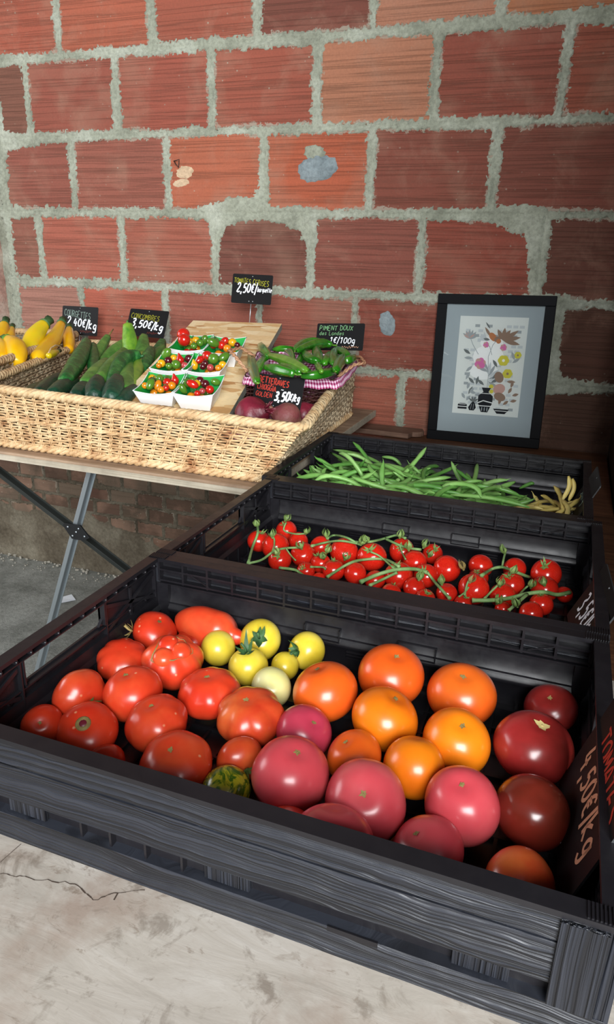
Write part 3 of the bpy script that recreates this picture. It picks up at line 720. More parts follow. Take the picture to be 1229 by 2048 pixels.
# ------------------------------------------------------------------ tomatoes
def tomato_mesh(r, flat, lobes, amp, seed, elong=1.0, nu=48, nv=24, dimple=.10):
    b = MB(); rr = random.Random(seed); ph = [rr.uniform(0, 6.28) for _ in range(4)]
    vs = []
    for j in range(nv + 1):
        th = PI * j / nv; st, ct = math.sin(th), math.cos(th)
        for i in range(nu):
            a = 2 * PI * i / nu
            lob = abs(math.cos(lobes * a / 2 + ph[0] + .3 * math.sin(a + ph[1]))) if lobes else 0
            rad = 1 + amp * (lob - .6) * (.35 + .65 * max(0, .3 + .7 * ct)) * st + .02 * math.sin(2 * a + ph[2])
            if amp > .04: rad += .03 * math.sin(a + ph[3])
            z = ct * flat
            if ct > 0: z -= dimple * math.exp(-(st / .28) ** 2)
            else: z += .03 * math.exp(-(st / .3) ** 2)
            vs.append(Vector((r * rad * st * math.cos(a) * elong, r * rad * st * math.sin(a), r * z)))
    fs = [(j * nu + i, (j + 1) * nu + i, (j + 1) * nu + (i + 1) % nu, j * nu + (i + 1) % nu) for j in range(nv) for i in range(nu)]
    b.add(vs, fs, 0, True); return b
def calyx_mesh(r, n=5, curl=.6, wid=.2, seed=0, stem=0.0):
    """sepals radiating from the pole, tips lifting, plus an optional stub of stem"""
    b = MB(); rr = random.Random(seed)
    for k in range(n):
        a = 2 * PI * k / n + rr.uniform(-.25, .25); L = r * rr.uniform(.75, 1.2); w_ = r * wid * rr.uniform(.8, 1.2); cu = curl * rr.uniform(.4, 1.4); bend = rr.uniform(-.4, .4)
        vs = []; S = 5
        for i in range(S + 1):
            s = i / S; q = a + bend * s; d = Vector((math.cos(q), math.sin(q), 0)); sd = Vector((-d.y, d.x, 0)); ww = w_ * math.sin(PI * min(1, .15 + .85 * s)) * (1 - s * .4) + .0002
            c = d * (L * s) + Vector((0, 0, L * (cu * s * s - .12 * s)))
            if curl > 2: c = d * (L * .48 * math.sin(PI * s * .92)) + Vector((0, 0, L * 1.15 * s))
            vs += [c - sd * ww, c + Vector((0, 0, -.12 * ww)), c + sd * ww]
        b.add(vs, [(i * 3 + j, i * 3 + j + 1, i * 3 + j + 4, i * 3 + j + 3) for i in range(S) for j in (0, 1)], 0, True)
    if stem:
        b.tube([(0, 0, -.001), (.1 * stem, .05 * stem, stem * .5), (.35 * stem, .1 * stem, stem)], [r * .14, r * .1, r * .13], 7)
    else: b.lathe([(r * .16, -.0006), (r * .12, r * .05), (0, r * .06)], 8)
    return b
def pole_dir(fx, fy, c):
    """world direction of a point seen at fraction (fx right, fy up) of the fruit's radius"""
    t = (CAM - c).normalized(); rt = UP.cross(t).normalized() * 1.0; u = t.cross(rt).normalized()
    q = math.sqrt(max(0.02, 1 - fx * fx - fy * fy)); return (rt * fx + u * fy + t * q).normalized()
def up_to(d, spin=0):
    return Vector((0, 0, 1)).rotation_difference(Vector(d)) @ Quaternion((0, 0, 1), spin)
# x, y, rx, ry (seen size), material, pole offset, lobes, lobe amp, flatness, calyx, label
TOM = [
 (291, 1257, 50, 37, V_RED, (.3, .62), 5, .05, .80, 'scar', 'red tomato in the back left corner of the front crate, dry calyx on its left'),
 (224, 1312, 55, 44, V_RED, (-.1, .65), 8, .13, .72, 'none', 'ribbed wide red tomato beside the hand hole of the front crate'),
 (384, 1280, 30, 32, V_RED, (-.3, .5), 5, .06, .8, 'none', 'small red tomato half hidden behind the cracked ribbed one'),
 (345, 1322, 58, 62, V_RED, (-.05, .62), 7, .20, .80, 'crack', 'red tomato with a cracked corky ring and deep folds on top'),
 (245, 1385, 61, 58, V_RED, (-.28, .78), 5, .05, .86, 'scar', 'large smooth red tomato with faint scratches between the ribbed ones at left'),
 (131, 1378, 56, 50, V_RED, (.55, -.42), 6, .08, .80, 'calyx', 'red tomato with a green calyx pointing toward the camera at the left wall'),
 (427, 1387, 66, 56, V_RED, (-.1, .80), 9, .10, .74, 'scar', 'ribbed red tomato just left of the pale yellow one'),
 (315, 1442, 66, 58, V_RED, (-.28, .74), 8, .09, .80, 'scar', 'ribbed red tomato in the middle of the left group'),
 (66, 1447, 41, 42, V_RED, (-.1, .2), 4, .05, .9, 'scar', 'red tomato in the front left corner of the front crate'),
 (175, 1458, 69, 50, V_RED, (-.2, .45), 5, .08, .66, 'bigscar', 'flat red tomato with a large corky stem scar on top'),
 (492, 1432, 73, 62, V_REDO, (-.15, .72), 7, .17, .76, 'scar', 'big deeply lobed orange-red tomato behind the small orange-red one'),
 (350, 1520, 84, 58, V_RED, (-.2, .62), 7, .06, .70, 'scar', 'widest red tomato, flat, against the front rim at left centre'),
 (208, 1520, 48, 34, V_RED, (-.3, .6), 4, .05, .7, 'scar', 'red tomato peeping over the front rim under the flat one'),
 (482, 1507, 54, 42, V_REDO, (.4, -.62), 4, .06, .76, 'calyx', 'small orange-red tomato above the green striped one'),
 (453, 1580, 54, 42, V_ZEBRA, (.1, .5), 0, 0, .92, 'none', 'green striped tomato at the front rim'),
 (437, 1297, 34, 38, V_YEL, (.75, .15), 0, 0, .95, 'none', 'yellow tomato left of the group, leaf touching its side'),
 (523, 1278, 43, 40, V_YEL, (-.05, .1), 0, 0, .92, 'dark', 'yellow tomato farthest back with a curly green calyx'),
 (497, 1334, 41, 38, V_YEL, (-.1, .78), 0, 0, .94, 'dark', 'yellow tomato in front of the curly one, green calyx on top'),
 (614, 1301, 38, 37, V_YEL, (-.6, .0), 0, 0, .94, 'dark', 'yellow tomato at the right end of the yellow group'),
 (572, 1332, 29, 28, V_YEL, (.6, .3), 0, 0, .95, 'none', 'smallest yellow tomato in the middle of the yellow group'),
 (543, 1377, 41, 40, V_YELP, (.1, .2), 0, 0, .98, 'none', 'pale cream-yellow tomato in front of the yellow group'),
 (651, 1383, 69, 60, V_ORANGER, (-.3, .84), 0, 0, .88, 'scar', 'deep orange tomato right of the pale yellow one'),
 (783, 1350, 70, 61, V_ORANGER, (.2, .68), 0, 0, .88, 'scar', 'orange tomato farthest back in the orange group'),
 (770, 1438, 70, 62, V_ORANGE, (.4, .72), 0, 0, .90, 'scar', 'bright orange tomato in the middle of the orange group'),
 (924, 1388, 72, 61, V_ORANGER, (.06, .66), 0, 0, .86, 'scar', 'orange tomato at the right rear of the orange group'),
 (912, 1487, 68, 67, V_ORANGE, (.2, .52), 0, 0, .95, 'scar', 'bright orange tomato at the right of the orange group, blossom scar on top'),
 (829, 1538, 58, 66, V_ORANGE, (.1, .95), 0, 0, 1.0, 'none', 'upright orange tomato nearest the front, between the pink ones'),
 (709, 1512, 61, 50, V_ORANGER, (-.4, .64), 0, 0, .84, 'scar', 'orange tomato with a star scar behind the central pink one'),
 (604, 1462, 61, 50, V_PINKP, (.45, .4), 0, 0, .86, 'scar', 'purple-pink tomato beside the lobed orange-red one'),
 (581, 1560, 82, 76, V_PINK, (.2, .63), 5, .03, .92, 'scar', 'large pink tomato left of centre at the front'),
 (731, 1605, 86, 78, V_PINK, (-.05, .22), 5, .03, .90, 'scar', 'largest pink tomato in the front middle'),
 (919, 1623, 75, 78, V_PINK, (.0, .55), 4, .03, .98, 'scar', 'tall pink tomato right of the front middle'),
 (863, 1692, 80, 62, V_PINK, (-.4, .55), 4, .04, .84, 'scar', 'pink tomato against the front rim under the tall pink one'),
 (706, 1692, 58, 48, V_PINK, (.1, .9), 0, 0, .84, 'none', 'salmon pink tomato half hidden behind the front rim'),
 (575, 1640, 58, 36, V_RED, (.1, .9), 0, 0, .84, 'none', 'reddish tomato barely showing over the front rim below the large pink one'),
 (1103, 1414, 58, 42, V_DARK, (-.05, .55), 0, 0, .80, 'scar', 'smallest dark red tomato in the shaded back right corner'),
 (1068, 1492, 85, 68, V_DARK, (.28, .70), 5, .03, .84, 'palescar', 'large dark red tomato with a pale dried star at the right wall'),
 (1062, 1627, 70, 78, V_DARKB, (.3, .4), 0, 0, .96, 'none', 'brownish red tomato next to the price sign of the front crate'),
 (1040, 1768, 80, 62, V_REDO, (.65, -.1), 4, .04, .84, 'scar', 'orange-red tomato in the front right corner of the front crate'),
]
ps = []
for t in TOM:
    r = .04
    for _ in range(12):
        c = at(t[0], t[1], 2, .011 + r * .9); r = (t[2] * .6 + t[3] * .4) * depth(c) / F_PX
    if t[1] + t[3] > 1560 and t[3] < 40 or t[0] == 575: r = .026; c = at(t[0], t[1] + 10, 2, .011 + r)
    ps.append([c, r, r * max(.75, t[8]) ])
ht = [p[0].copy() for p in ps]
IX = [i for i, t in enumerate(TOM) if t[0] == 706][0]
for it in range(60):
    for i in range(len(ps)):
        for j in range(i):
            if IX in (i, j): continue
            d = ps[i][0] - ps[j][0]; d.z *= .3; L = d.length; s = (ps[i][1] + ps[j][1]) * .93
            if L < s:
                d.z = 0; d.normalize(); k = (s - L) * .25; ps[i][0] += d * k; ps[j][0] -= d * k
        c, r, _ = ps[i]
        c.x = min(max(c.x, .016 + r * .97), .584 - r * .97); c.y = min(max(c.y, .016 + r * .97), .384 - r * .97)
for i, (t, (c, r, _)) in enumerate(zip(TOM, ps)):
    x, y, rx, ry, m_, (fx, fy), lobes, amp, flat, cal, lab = t
    c.z = .0105 + r * (flat + (1 - flat) * .25)
    if i == IX: r = .034; c = Vector((.386, .050, .060))
    q = up_to(pole_dir(fx, fy, c), i * 1.3)
    o = tomato_mesh(r * 1.0, flat, lobes, amp, i, 1.0, dimple=.07 if cal in ('none',) else .11).build('tomato', m_)
    o.rotation_mode = 'QUATERNION'; o.rotation_quaternion = q; o.location = c
    tag(o, lab, 'tomato', 'large tomatoes in the front crate')
    pz = r * (flat - .105)
    if cal == 'scar':
        k = calyx_mesh(r * .10, 5, .1, .35, i).build('blossom_scar', V_DRYC, o); k.location = (0, 0, pz + .0008)
    elif cal == 'palescar':
        k = calyx_mesh(r * .2, 6, .3, .4, i).build('dried_star', mat('pale_dried_sepal', lin((216, 196, 130)), .8), o); k.location = (0, 0, pz + .001)
    elif cal == 'bigscar':
        b = MB(); b.lathe([(.0, .0006), (.004, .0010), (.0065, .0018), (.008, .0008), (.0085, -.001)], 14); k = b.build('stem_scar', V_DRYC, o); k.location = (0, 0, pz + .0012)
        b = MB(); b.lathe([(.0, .0014), (.0035, .0016), (.0045, .0006)], 9); k2 = b.build('scar_core', V_BEET, k)
    elif cal == 'calyx':
        k = calyx_mesh(r * .42, 6, .7, .2, i, .010).build('calyx', V_CALYX, o); k.location = (0, 0, pz + .001)
    elif cal == 'dark':
        k = calyx_mesh(r * .50, 7, 1.3, .30, i, .014).build('calyx', V_CALYXD, o); k.location = (0, 0, pz + .001)
    elif cal == 'crack':
        b = MB(); pts = [(r * .62 * math.cos(a) * (1 + .2 * math.sin(3 * a)), r * .55 * math.sin(a) * (1 + .15 * math.cos(2 * a)), 0) for a in [2 * PI * s / 26 for s in range(26)]]
        ring = []
        for (u, v, _) in pts:
            s2 = min(.9, math.hypot(u, v) / r); ring.append((u, v, r * flat * math.sqrt(1 - s2 * s2) + .0008))
        ring = [Vector(v) + Vector((random.uniform(-1, 1), random.uniform(-1, 1), 0)) * r * .05 for v in ring]; b.tube(ring, [.0003 + .0008 * random.random() ** 2 for _ in ring], 5, closed=True); k = b.build('corky_ring', V_DRYC, o)
        for s_, (u, v) in enumerate(((.30, .18), (-.28, .12), (.02, -.30))):
            k = tomato_mesh(r * .36, .8, 0, 0, s_, nu=20, nv=12).build('fold', V_RED, o); k.location = (u * r, v * r, r * flat * .74)
# dry calyx wisps on the back left tomato
o = calyx_mesh(.014, 6, .9, .12, 77, .012).build('dry_calyx', V_DRYC); o.location = at(263, 1262, 1, ps[0][0].y - ps[0][1] * .75)
o.parent = None; tag(o, 'dry curly calyx wisp on the left side of the back left red tomato', 'stem')
o.rotation_euler = (.6, -.9, 0)
# elongated red tomato with a pointed tip at the back wall
c = at(422, 1247, 2, .045); c.y = min(c.y, .348)
b = MB(); nv, nu = 26, 32; vs = []
prof = []
for j in range(nv + 1):
    s = j / nv; X_ = -.052 + .112 * s
    rad = .029 * math.sin(PI * min(1, s / .86)) ** .55 if s < .84 else .029 * max(0, (math.sin(PI * .977) ** .55) * (1 - (s - .84) / .16)) * .9
    if s >= .80: rad = .0125 * (1 - ((s - .80) / .20) ** 2) + .0 ; 
    elif s > .6: rad = .029 * (1 - .52 * ((s - .6) / .2) ** 2)
    else: rad = .029 * math.sin(PI / 2 * min(1, (s + .015) / .42)) ** .6
    for i in range(nu):
        a = 2 * PI * i / nu; q = 1 + .05 * math.cos(3 * a + 1)
        vs.append(Vector((X_, rad * q * math.cos(a), rad * q * math.sin(a) * .92)))
b.add(vs, [(j * nu + i, j * nu + (i + 1) % nu, (j + 1) * nu + (i + 1) % nu, (j + 1) * nu + i) for j in range(nv) for i in range(nu)], 0, True)
o = b.build('pointed_tomato', V_RED); o.location = (c.x, .352, .041); o.rotation_euler = (0, .05, -.08)
tag(o, 'long red tomato with a pointed tip against the back wall of the front crate', 'tomato', 'large tomatoes in the front crate')

# ------------------------------------------------------------------ tomatoes on the vine, middle crate
VT = [(513,1083,22),(544,1090,26),(573,1062,21),(597,1083,19),(560,1119,23),(606,1109,24),(612,1142,18),(642,1093,21),(642,1127,20),(689,1104,27),(672,1142,22),(705,1146,22),(744,1114,28),(749,1160,20),
      (804,1101,24),(830,1124,23),(804,1156,28),(827,1176,22),(783,1186,20),(642,1158,14),(866,1108,20),(885,1139,26),(862,1150,24),(894,1187,21),(845,1192,19),(962,1132,23),(957,1156,20),(948,1178,30),(927,1206,17),
      (1030,1138,22),(1023,1169,26),(1006,1193,25),(1093,1148,29),(1095,1178,27),(1083,1209,23),(1063,1226,23),(1006,1216,16),(1124,1189,16)]
TRUSS = [list(range(0, 9)) + [19], [9, 10, 11, 12, 13, 7][:5], [14, 15, 16, 17, 18, 20, 21, 22, 23, 24], [25, 26, 27, 28], [29, 30, 31, 36, 32, 33, 34, 35, 37]]
TLAB = ['truss of small red tomatoes at the left end of the middle crate', 'truss of round red tomatoes left of centre in the middle crate',
        'truss of red tomatoes with a thick green stem in the centre of the middle crate', 'truss of four red tomatoes with a dry curled calyx in the middle crate', 'truss of red tomatoes at the right end of the middle crate']
vp = []
for x, y, r in VT:
    c = at(x, y, 2, .030); rw = r * depth(c) / F_PX * 1.04; c = at(x, y, 2, .0105 + rw * .95 + (.004 if y < 1150 else .0)); vp.append([c, rw])
for it in range(50):
    for i in range(len(vp)):
        for j in range(i):
            d = vp[i][0] - vp[j][0]; L = d.length; s = (vp[i][1] + vp[j][1]) * .97
            if L < s:
                d.z = abs(d.z) if False else 0; d.normalize(); k = (s - L) * .25; vp[i][0] += d * k; vp[j][0] -= d * k
        c, r = vp[i]; c.x = min(max(c.x, .02 + r), .582 - r); c.y = min(max(c.y, .420 + r), .782 - r)
vt_mesh = []
for s in range(4):
    o = tomato_mesh(1.0, .93, 0, 0, s + 40, nu=32, nv=16, dimple=.10).build('tomato', V_VINE); vt_mesh.append(o.data); bpy.data.objects.remove(o)
cal_mesh = []
for s in range(4):
    o = calyx_mesh(.50, 6, .55, .20, s + 60, .25).build('calyx', V_CALYX); cal_mesh.append(o.data); bpy.data.objects.remove(o)
# stems follow the photograph: pixel paths raised just above the fruit
VSTEM = {0: [([(497, 1128), (505, 1095), (517, 1068), (515, 1050)], 3), ([(497, 1128), (525, 1122), (548, 1102), (572, 1097), (605, 1096)], 2.6), ([(548, 1102), (550, 1080), (545, 1072)], 1.8), ([(572, 1047), (565, 1063), (592, 1070), (612, 1068)], 2), ([(572, 1097), (582, 1112), (592, 1122)], 1.6), ([(560, 1137), (592, 1140), (604, 1150), (620, 1160)], 3)],
         1: [([(624, 1093), (655, 1085), (680, 1082), (700, 1085), (722, 1090)], 2.6), ([(655, 1078), (668, 1070), (695, 1076), (712, 1086)], 2.6), ([(655, 1155), (690, 1132), (712, 1122), (750, 1118), (775, 1120), (800, 1135)], 3), ([(622, 1135), (648, 1135), (652, 1140)], 2)],
         2: [([(712, 1086), (742, 1085), (770, 1078), (795, 1070), (812, 1078)], 2.8), ([(770, 1078), (800, 1092), (820, 1098), (842, 1100)], 2.8), ([(722, 1165), (755, 1150), (790, 1140), (830, 1138), (855, 1146)], 4), ([(740, 1172), (770, 1158), (795, 1146)], 3), ([(855, 1146), (870, 1165), (885, 1182), (900, 1198)], 3), ([(790, 1140), (760, 1112), (742, 1105)], 2), ([(800, 1092), (806, 1110), (812, 1120)], 1.8)],
         3: [([(930, 1192), (934, 1170), (940, 1160)], 2), ([(918, 1195), (932, 1185), (938, 1175)], 1.6)],
         4: [([(964, 1152), (985, 1138), (1005, 1134), (1030, 1144), (1060, 1156)], 3.2), ([(1005, 1134), (1008, 1118), (1012, 1104)], 2.2), ([(945, 1202), (985, 1202), (1020, 1198), (1055, 1188), (1090, 1184), (1115, 1192), (1140, 1186)], 4), ([(970, 1198), (985, 1182), (998, 1170)], 2.2), ([(1018, 1222), (1035, 1208), (1055, 1190)], 3), ([(1035, 1196), (1048, 1180), (1058, 1172)], 2)]}
spots = {0: [(516, 1056), (570, 1044), (545, 1078), (556, 1112), (604, 1100), (612, 1070)], 1: [(654, 1078), (652, 1108), (648, 1120), (690, 1122)], 2: [(722, 1092), (734, 1086), (800, 1078), (818, 1103), (847, 1098), (858, 1116), (838, 1163), (884, 1172)], 3: [(928, 1142), (940, 1168)], 4: [(1010, 1110), (1022, 1150), (1000, 1176), (1062, 1178), (1090, 1174), (1035, 1216), (994, 1210)]}
for ti, mem in enumerate(TRUSS):
    c0 = sum((vp[i][0] for i in mem), Vector()) / len(mem); root = empty('tomato_truss', (c0.x, c0.y, .0105))
    tag(root, TLAB[ti], 'tomatoes', 'tomatoes on the vine')
    for i in mem:
        c, r = vp[i]; o = bpy.data.objects.new('tomato', vt_mesh[i % 4]); COL.objects.link(o); o.parent = root; o.location = c - root.location; o.scale = (r, r, r)
        fx, fy = random.uniform(-.35, .35), random.uniform(.3, .95)
        o.rotation_mode = 'QUATERNION'; o.rotation_quaternion = up_to(pole_dir(fx, fy, c), i)
        if i % 2: continue
        k = bpy.data.objects.new('calyx', cal_mesh[i % 4]); COL.objects.link(k); k.parent = o; k.location = (0, 0, .85)
    b = MB()
    def surf(x, y):
        """point on the pixel's ray just above whatever fruit it meets"""
        best = None; d = ray(x, y); dn = d.normalized()
        for c, r in vp:
            oc = CAM - c; bb = oc.dot(dn); cc = oc.dot(oc) - (r * 1.12) ** 2; D = bb * bb - cc
            if D > 0:
                t = -bb - math.sqrt(D)
                if best is None or t < best: best = t
        if best is None:
            p = at(x, y, 2, .046); return p
        p = CAM + dn * best
        return p if p.z > .03 else at(x, y, 2, .035)
    for path, wpx in VSTEM[ti]:
        P0 = []
        for a, c in zip(path[:-1], path[1:]):
            for s in range(5): P0.append(surf(a[0] + (c[0] - a[0]) * s / 5, a[1] + (c[1] - a[1]) * s / 5))
        P0.append(surf(*path[-1]))
        for _ in range(4): P0 = [P0[0]] + [(P0[k - 1] + P0[k] * 2 + P0[k + 1]) / 4 for k in range(1, len(P0) - 1)] + [P0[-1]]
        rad = wpx * 1.05 * 1.05 / F_PX
        b.tube([p - root.location + Vector((0, 0, .001)) for p in P0], [rad * (1.25 if k in (0, len(P0) - 1) else 1) for k in range(len(P0))], 7)
    b.build('vine_stem', V_VSTEM, root)
    for si, (x, y) in enumerate(spots[ti]):
        p = surf(x, y) + Vector((0, 0, .002))
        k = calyx_mesh(.0135, 7, 2.4, .20, ti * 10 + si, .006).build('sepal_tuft', V_DRYC if (ti == 3) else V_CALYX, root); k.location = p - root.location
        k.rotation_euler = (random.uniform(-.5, .3), random.uniform(-.6, .6), random.random() * 6)

# ------------------------------------------------------------------ beans, rear crate
def bean_obj(seed, m_, L=.13, rad=.0043, hook=True):
    rr = random.Random(seed); b = MB(); n = 13; pts = []; th = rr.uniform(-.5, .5); bend = rr.choice([rr.uniform(-3.0, 3.0), rr.uniform(-1.3, 1.3)]); vb = rr.uniform(-.4, .4)
    p = Vector((0, 0, 0)); q = th - bend / 2; st = L / n
    for i in range(n + 1):
        pts.append(p.copy()); q += bend / n * (1 + .6 * math.sin(i)); p += Vector((math.cos(q), math.sin(q), .25 * math.sin(vb * i))) * st
    rs = [rad * min(1, .45 + 1.6 * math.sin(PI * min(1, (i + .6) / (n + 1.2)))) * (1 + .10 * math.sin(i * 2.3 + seed)) for i in range(n + 1)]
    tip = pts[-1] + (pts[-1] - pts[-2]).normalized() * .006 + Vector((0, .001, .002)); pts.append(tip); rs[-1] = rad * .45; rs.append(rad * .12)
    tip2 = tip + Vector((.003, .003 * (1 if bend > 0 else -1), .001)); pts.append(tip2); rs.append(rad * .08)
    pts.insert(0, pts[0] + (pts[0] - pts[1]).normalized() * .005); rs.insert(0, rad * .22); rs[1] = rad * .5
    c = sum(pts, Vector()) / len(pts); pts = [x - c for x in pts]
    b.tube(pts, rs, 7, 0, flat=.78); return b.build('bean', m_)
protos = [bean_obj(s, V_BEAN if s % 3 else V_BEAND, .128 + .005 * (s % 8), .0053) for s in range(14)]
yprotos = [bean_obj(100 + s, V_BEANY, .075 + .006 * s, .0048) for s in range(6)]
rr = random.Random(12)
def pile(x, y):
    """height of the heap above the crate floor"""
    t = max(0, min(1, (x - .03) / .06)) * max(0, min(1, (.50 - x) / .10)); yb = 1.135 - max(0, x - .28) * .42
    return .012 + .084 * t * max(0, min(1, (yb - y) / .10)) ** .5 * (1 - .18 * max(0, (x - .15)) / .35)
NB = 265; first = {}
for i in range(NB):
    for _ in range(60):
        x = rr.uniform(.045, .485); y = rr.uniform(.845, 1.10); h = pile(x, y)
        if h > .022: break
    lay = .30 + .70 * (i / NB); z = .015 + (h - .015) * lay + .002
    k = rr.randrange(14); src = protos[k]
    o = src if k not in first else src.copy()
    if k in first: COL.objects.link(o)
    first[k] = 1
    if x < .26: ang = rr.choice([rr.gauss(.05, .45), rr.gauss(-.3, .35), rr.uniform(0, PI)])
    else: ang = rr.choice([rr.gauss(1.2, .5), rr.gauss(-.2, .5), rr.uniform(0, PI)])
    ang += PI * rr.randrange(2)
    o.rotation_euler = (rr.gauss(0, .5), rr.gauss(0, .22) + (.05 if lay > .8 else 0), ang)
    hl = .062
    x = min(max(x, .018 + hl * abs(math.cos(ang))), .575 - hl * abs(math.cos(ang))); y = min(max(y, .825 + hl * abs(math.sin(ang))), 1.175 - hl * abs(math.sin(ang)))
    o.location = (x, y, z)
    tag(o, 'fresh green bean in the heap in the rear crate', 'green bean', 'green beans in the rear crate')
def place_bean(p, q, m_, group, label, cat, rad=.0045, sag=.006):
    a = Vector(p); c = Vector(q); b = MB(); n = 12; pts = []
    for i in range(n + 1):
        s = i / n; v = a.lerp(c, s) + Vector((.004 * math.sin(s * 4), 0, sag * math.sin(PI * s))); pts.append(v)
    rs = [rad * min(1, .3 + 1.1 * math.sin(PI * (i + .5) / (n + 1))) for i in range(n + 1)]
    mid = (a + c) / 2; b.tube([v - mid for v in pts], rs, 8, 0, flat=.8); o = b.build('bean', m_); o.location = mid; tag(o, label, cat, group)
# standing out ones seen in the photograph
g_ = 'green beans in the rear crate'
for (x0, y0, z0, x1, y1, z1, lab) in ((1060, 1015, .084, 905, 990, .086, 'long straight green bean along the front rim beside the yellow beans'),
        (622, 958, .052, 606, 930, .075, 'single green bean end standing in the front left corner of the rear crate'),
        (935, 990, .06, 965, 915, .085, 'green bean standing upright right of the heap middle'), (1040, 975, .04, 1075, 955, .055, 'dark green bean propped next to the yellow beans'),
        (660, 895, .078, 770, 930, .082, 'long pale green bean on top at the left end of the heap'), (662, 905, .08, 760, 985, .084, 'curving green bean on top running down to the front rim at left'),
        (640, 975, .08, 800, 945, .09, 'bright green bean lying across the heap left of its middle'), (795, 885, .075, 820, 915, .06, 'green bean poking up at the back of the heap')):
    a = at(x0, y0, 2, z0); c = at(x1, y1, 2, z1)
    for v in (a, c): v.y = min(max(v.y, .835), 1.17); v.x = min(max(v.x, .012), .565)
    place_bean(a, c, V_BEAN if 'dark' not in lab else V_BEAND, g_, lab, 'green bean', .0050)
yf = {}
for i in range(34):
    k = rr.randrange(6); src = yprotos[k]; o = src if k not in yf else src.copy()
    if k in yf: COL.objects.link(o)
    yf[k] = 1
    x = rr.uniform(.480, .548); y = rr.uniform(.88, 1.06); z = .024 + .058 * (i / 34) * (1 - abs(y - .96) / .18); ang = rr.uniform(0, PI * 2); hl = .04
    x = min(max(x, .46), .572 - hl * abs(math.cos(ang))); y = max(y, .826 + hl * abs(math.sin(ang)))
    o.location = (x, y, z); o.rotation_euler = (rr.gauss(0, .3), rr.gauss(0, .3), ang)
    tag(o, 'pale yellow bean in the small heap at the right end of the rear crate', 'yellow bean', 'yellow beans in the rear crate')
for x0, y0, x1, y1, lab in ((1138, 952, 1130, 1000, 'left one of two yellow beans standing upright'), (1146, 957, 1142, 1002, 'right one of two yellow beans standing upright')):
    a = at(x0, y0, 1, .93); c = at(x1, y1, 1, .92); place_bean(a, c, V_BEANY, 'yellow beans in the rear crate', lab, 'yellow bean', .0045, 0)

# ------------------------------------------------------------------ wicker baskets
def lerp(a, b, t): return Vector(a) * (1 - t) + Vector(b) * t
def weave(b, B0, B1, T0, T1, rows, stakes, r=.0025, amp=.0022, sag=0.0, pair=True, bulge=0.0):
    """willow strands woven around upright stakes between four corners"""
    B0, B1, T0, T1 = map(Vector, (B0, B1, T0, T1)); nrm = (B1 - B0).cross(T0 - B0).normalized()
    seg = stakes * 3
    for k in range(rows):
        v = (k + .5) / rows; pts = []
        ph = k % 2
        for i in range(seg + 1):
            s = i / seg; p = lerp(lerp(B0, B1, s), lerp(T0, T1, s), v)
            p += nrm * (amp * math.cos(PI * (s * stakes - .5 + ph)) + bulge * math.sin(PI * v)); p.z += random.uniform(-.0006, .0006)
            pts.append(p)
        b.tube(pts, r * random.uniform(.85, 1.15), 5, 0, cap=False)
    for i in range(stakes):
        s = (i + .5) / stakes
        for off in ((-.0026, .0026) if pair else (0,)):
            d = (B1 - B0).normalized() * off
            b.tube([lerp(lerp(B0, B1, s), lerp(T0, T1, s), v) + d + nrm * (.0016 + .0022 * math.cos(PI * v * rows)) for v in [q / (rows * 2) for q in range(rows * 2 + 1)]], r * .9, 5, 0, cap=False)
def rope(b, path, R, r, pitch=.045, strands=4, closed=True, n=5, step=.006):
    P = [Vector(p) for p in path]; N = len(P); L = []; pts = []
    cnt = N if closed else N - 1
    for i in range(cnt):
        a, c = P[i], P[(i + 1) % N]; k = max(1, int((c - a).length / step))
        for s in range(k): pts.append(a.lerp(c, s / k))
    if not closed: pts.append(P[-1])
    acc = 0; ang = []
    for i, p in enumerate(pts):
        ang.append(acc); acc += (pts[(i + 1) % len(pts)] - p).length / pitch * 2 * PI
    for q in range(strands):
        out = []
        for i, p in enumerate(pts):
            t = (pts[(i + 1) % len(pts)] - pts[i - 1]) if closed or 0 < i < len(pts) - 1 else (pts[1] - pts[0] if i == 0 else pts[-1] - pts[-2])
            t.normalize(); u = Vector((0, 0, 1)); sd = t.cross(u).normalized(); u = sd.cross(t)
            a = ang[i] + 2 * PI * q / strands
            out.append(p + sd * (R * math.cos(a)) + u * (R * .75 * math.sin(a)))
        b.tube(out, r, n, 0, closed=closed, cap=not closed)
def rounded(c4, rad=.03, n=4):
    out = []
    for i in range(4):
        p, a, c = Vector(c4[i]), Vector(c4[i - 1]), Vector(c4[(i + 1) % 4]); da = (a - p).normalized() * rad; dc = (c - p).normalized() * rad
        for k in range(n + 1):
            t = k / n; out.append(p + da * (1 - t) ** 2 + dc * t ** 2)
    return out
